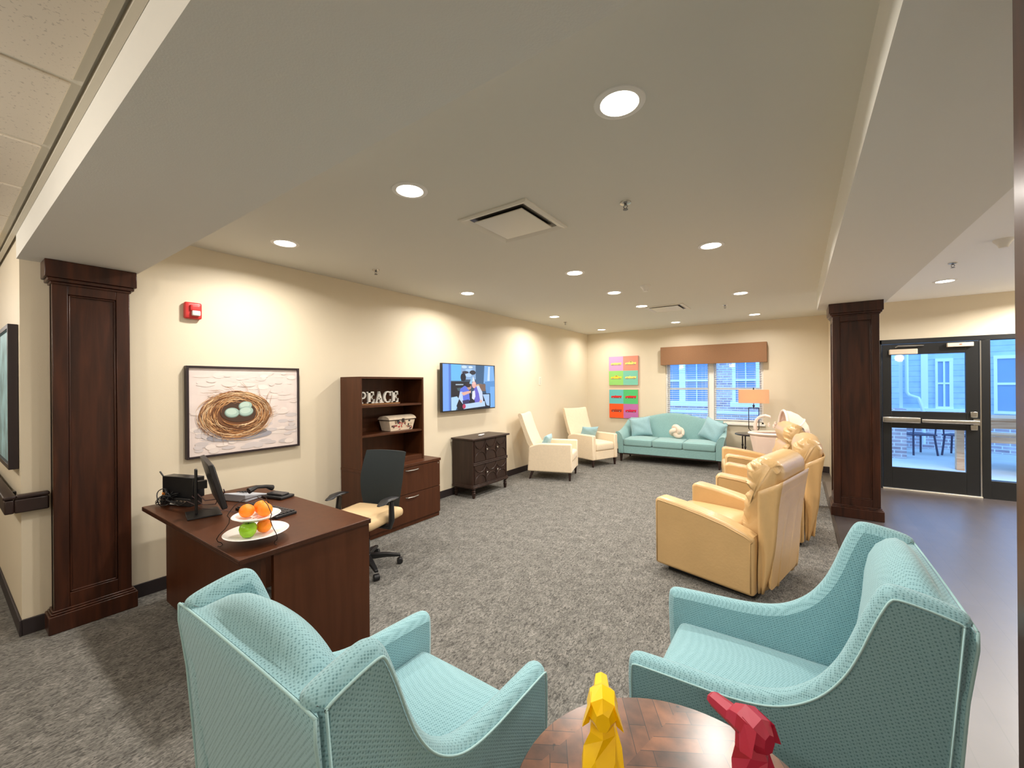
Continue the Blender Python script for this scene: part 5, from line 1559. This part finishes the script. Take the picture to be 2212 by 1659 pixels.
for (z0, z1) in ((0.185, 0.455), (0.495, 0.80)):
    d_ = MB().bb(SD, SD + 0.006, 0.02, SW - 0.02, z0 + 0.004, z1 - 0.006).build('drawer', DRESW, ds, bevel=0.002)
    tr = MB(); n3 = 3; w3 = (SW - 0.06) / n3; zc = (z0 + z1) / 2 + 0.01; hh_ = (z1 - z0) / 2 - 0.012
    def pt(y, z): return (SD + 0.010, y, z)
    for k in range(n3):
        cy_ = 0.03 + w3 * (k + 0.5)
        # upper scallop (hanging) and lower arch
        tr.tube([pt(cy_ + w3 / 2 * math.cos(q), zc + 0.02 + hh_ * (0.96 - 0.92 * math.sin(-q) * -1) if False else zc + hh_ - hh_ * 0.86 * math.sin(-q)) for q in [-(PI) * i / 14 for i in range(15)]], 0.0065, 6)
        tr.tube([pt(cy_ + w3 / 2 * math.cos(q), zc - hh_ + hh_ * 0.86 * math.sin(q)) for q in [PI * i / 14 for i in range(15)]], 0.0065, 6)
    for k in range(n3 + 1):
        y = 0.03 + w3 * k
        tr.tube([pt(y, z0 + 0.008), pt(y, z1 - 0.008)], 0.0055, 6)
    tr.build('tracery', DRESW, d_)
    for k in (1, 2):
        y = 0.03 + w3 * k
        kbm = MB(); kbm.rbox(SD + 0.030, y, zc, 0.022, 0.030, 0.030, 0.010, n=4)
        kbm.build('knob', CHROME, d_)
for (x, y) in ((0.04, 0.03), (0.04, SW - 0.03), (SD - 0.015, 0.03), (SD - 0.015, SW - 0.03)):
    MB().lathe([(0.001, 0), (0.016, 0), (0.020, 0.01), (0.028, 0.075), (0.018, 0.085), (0.030, 0.10), (0.018, 0.112), (0.026, 0.122), (0.026, 0.136), (0.001, 0.136)], c=(x, y, 0), n=16).build('leg', DRESW, ds)
rm = thing('remote_control', 'small white remote control lying on the carved dresser', 'remote', (-3.84, 4.69, 0.831), 0.3)
MB().rbox(0, 0, 0.009, 0.045, 0.15, 0.018, 0.007).build('body', PORC, rm)
MB().box(0, 0.03, 0.0185, 0.02, 0.05, 0.002).build('buttons', mat('grey_cable', rgb(90, 70, 72), 0.5), rm)

# ---------------------------------------------------------------- outside
struct('ground', MB().bb(-14, 16, YB + 0.17, 26, -0.14, -0.02), CONC, flat=True)
struct('ground', MB().bb(0.61, 16, YD + 0.145, YB + 0.17, -0.14, -0.02), CONC, flat=True)
# brick house opposite the window
bh_ = thing('brick_building', 'pale brick building seen through the lounge window blinds', 'building', (0, 14.0, 0))
wins = [(-3.9, -2.2), (-1.62, -0.2)]
m = MB(); zl, zh = 0.95, 2.35
xs = [-9.0] + [v for w_ in wins for v in w_] + [1.2]
for i in range(0, len(xs), 2):
    m.bb(xs[i], xs[i + 1], 0, 0.3, -0.02, 5.5)
for (a, b) in wins:
    m.bb(a, b, 0, 0.3, -0.02, zl); m.bb(a, b, 0, 0.3, zh, 5.5)
m.build('wall', BRICK, bh_, flat=True)
for (a, b) in wins:
    f = MB(); q = 0.09; c_ = (a + b) / 2
    f.bb(a, a + q, -0.04, 0.1, zl, zh); f.bb(b - q, b, -0.04, 0.1, zl, zh); f.bb(c_ - q, c_ + q, -0.04, 0.1, zl, zh)
    f.bb(a - .002, b + .002, -0.045, 0.09, zh - q, zh - .001); f.bb(a - 0.05, b + 0.05, -0.10, -0.001, zl - 0.10, zl + 0.05); f.bb(a + .01, b - .01, -0.02, 0.09, 1.62, 1.68)
    for k in (0.25, 0.75):
        x = a + (b - a) * k; f.bb(x - 0.012, x + 0.012, 0.0, 0.08, zl, zh)
    fo = f.build('window', EXTW, bh_, flat=True)
    MB().bb(a + q, b - q, 0.10, 0.12, zl, zh).build('pane', EXTGL, fo, flat=True)
MB().bb(-9, 1.2, -0.06, 0, 0.62, 0.72).build('ledge', EXTW, bh_, flat=True)
# sided house opposite the door
sh_ = thing('sided_house', 'pale blue house with lap siding seen through the glass door', 'building', (0, 13.6, 0))
WA, WB = (2.72, 0.98), (3.02, 2.05)
m = MB(); m.bb(1.9, 3.15, 0, 0.3, 0.93, 5.5); m.build('wall', SIDING, sh_, flat=True)
MB().bb(1.2, 3.2, -0.06, 0.3, -0.02, 0.86).build('brick_base', BRICK, sh_, flat=True)
MB().bb(1.9, 3.15, -0.10, 0, 0.86, 0.93).build('water_table', EXTW, sh_, flat=True)
MB().bb(1.99, 2.10, -0.03, 0, 0.93, 5.5).build('corner_board', EXTW, sh_, flat=True)
MB().bb(2.42, 2.54, -0.03, 0, 0.93, 5.5).build('corner_board', EXTW, sh_, flat=True)
MB().bb(1.25, 1.95, -0.6, 0.0, -0.02, 5.5).build('bay_wall', SIDING, sh_, flat=True)
MB().tube([(2.16, -0.10, 5.4), (2.16, -0.10, 1.32), (2.20, -0.12, 1.24), (2.34, -0.22, 1.18), (2.37, -0.24, 1.08), (2.42, -0.24, 0.86), (2.42, -0.24, 0.1)], 0.035, 8).build('downspout', EXTW, sh_)
f = MB(); x0, x1, z0, z1 = 2.66, 2.95, 0.93, 2.10
f.bb(x0, x0 + 0.04, -0.05, 0, z0, z1); f.bb(x1 - 0.06, x1, -0.05, 0, z0, z1); f.bb(x0 - .002, x1 + .002, -0.055, -0.004, z1 - 0.07, z1 + .002); f.bb(x0 - .002, x1 + .002, -0.055, -0.004, z0 - .002, z0 + 0.05)
f.bb((x0 + x1) / 2 - 0.015, (x0 + x1) / 2 + 0.015, -0.048, -0.003, z0 + .01, z1 - .01); f.bb(x0 + .01, x1 - .01, -0.046, -0.006, 1.50, 1.54)
fo = f.build('window', EXTW, sh_, flat=True)
MB().bb(x0 + 0.04, x1 - 0.06, -0.02, -0.005, z0 + 0.05, z1 - 0.07).build('pane', EXTGL, fo, flat=True)
# long siding wall that comes nearer on the right
lw = thing('siding_wing', 'long pale blue siding wall beyond the side glass', 'building', (3.34, 13.50, 0), math.radians(-20))
MB().bb(0, 9, 0, 0.3, 0.60, 5.5).build('wall', SIDING, lw, flat=True)
MB().bb(0, 9, -0.02, 0.3, -0.02, 0.60).build('brick_base', BRICK, lw, flat=True)
f = MB(); x0, x1, z0, z1 = 0.22, 0.62, 0.85, 2.12
f.bb(x0, x0 + 0.05, -0.05, 0, z0, z1); f.bb(x1 - 0.07, x1, -0.05, 0, z0, z1); f.bb(x0 - .002, x1 + .002, -0.055, -0.004, z1 - 0.07, z1 + .002); f.bb(x0 - .002, x1 + .002, -0.055, -0.004, z0 - .002, z0 + 0.06); f.bb(x0 + .01, x1 - .01, -0.046, -0.006, 1.48, 1.53)
fo = f.build('window', EXTW, lw, flat=True)
MB().bb(x0 + 0.05, x1 - 0.07, -0.02, -0.004, z0 + 0.06, z1 - 0.07).build('pane', EXTGL, fo, flat=True)
tag(MB().bb(1.42, 1.84, 11.55, 11.95, -0.02, 1.0).build('brick_pier', BRICK, flat=True), 'low brick pier on the patio behind the door glass', 'pier')
# wooden patio bench table
wt = thing('wooden_patio_table', 'large pine patio table beyond the side glass', 'patio table', (0, 0, -0.02))
MB().bb(2.62, 4.6, 10.6, 11.6, 0.90, 0.945).build('tabletop', PINE, wt, bevel=0.004)
MB().bb(2.66, 4.55, 10.62, 10.66, 0.76, 0.90).build('apron', PINE, wt, bevel=0.003)
MB().bb(2.50, 4.6, 10.25, 10.55, 0.66, 0.70).build('bench_seat', PINE, wt, bevel=0.004)
MB().bb(2.50, 4.6, 10.24, 10.28, 0.55, 0.655).build('bench_rail', PINE, wt, bevel=0.003)
for (x, y, h) in ((2.33, 10.55, 0.74), (3.15, 10.4, 0.55), (4.4, 10.4, 0.55), (2.72, 11.5, 0.9), (4.4, 11.5, 0.9)):
    MB().bb(x, x + 0.10, y, y + 0.10, 0, h).build('leg', PINE, wt, bevel=0.003)
MB().bb(2.31, 2.75, 10.5, 10.7, 0.74, 0.80).build('arm_board', PINE, wt, bevel=0.003)
def patio_chair(x, y, rz, label):
    t = thing('patio_chair', label, 'patio chair', (x, y, -0.02), rz, 'dark patio chairs')
    MB().bb(-0.23, 0.23, -0.22, 0.22, 0.42, 0.45).build('seat', PATIOM, t, bevel=0.008)
    for sx in (-1, 1):
        for sy in (-1, 1):
            MB().tube([(sx * 0.19, sy * 0.19, 0.425), (sx * 0.22, sy * 0.24, 0.0)], 0.018, 8).build('leg', PATIOM, t)
    m = MB(); m.bb(-0.22, 0.22, -0.235, -0.215, 0.62, 0.85); m.build('backrest', PATIOM, t, bevel=0.005)
    for sx in (-1, 1):
        MB().tube([(sx * 0.20, -0.20, 0.44), (sx * 0.20, -0.225, 0.64)], 0.014, 8).build('back_post', PATIOM, t)
patio_chair(2.15, 12.45, 0.4, 'dark patio chair next to the brick pier')
patio_chair(2.85, 12.6, -0.5, 'dark patio chair nearer the pine table')
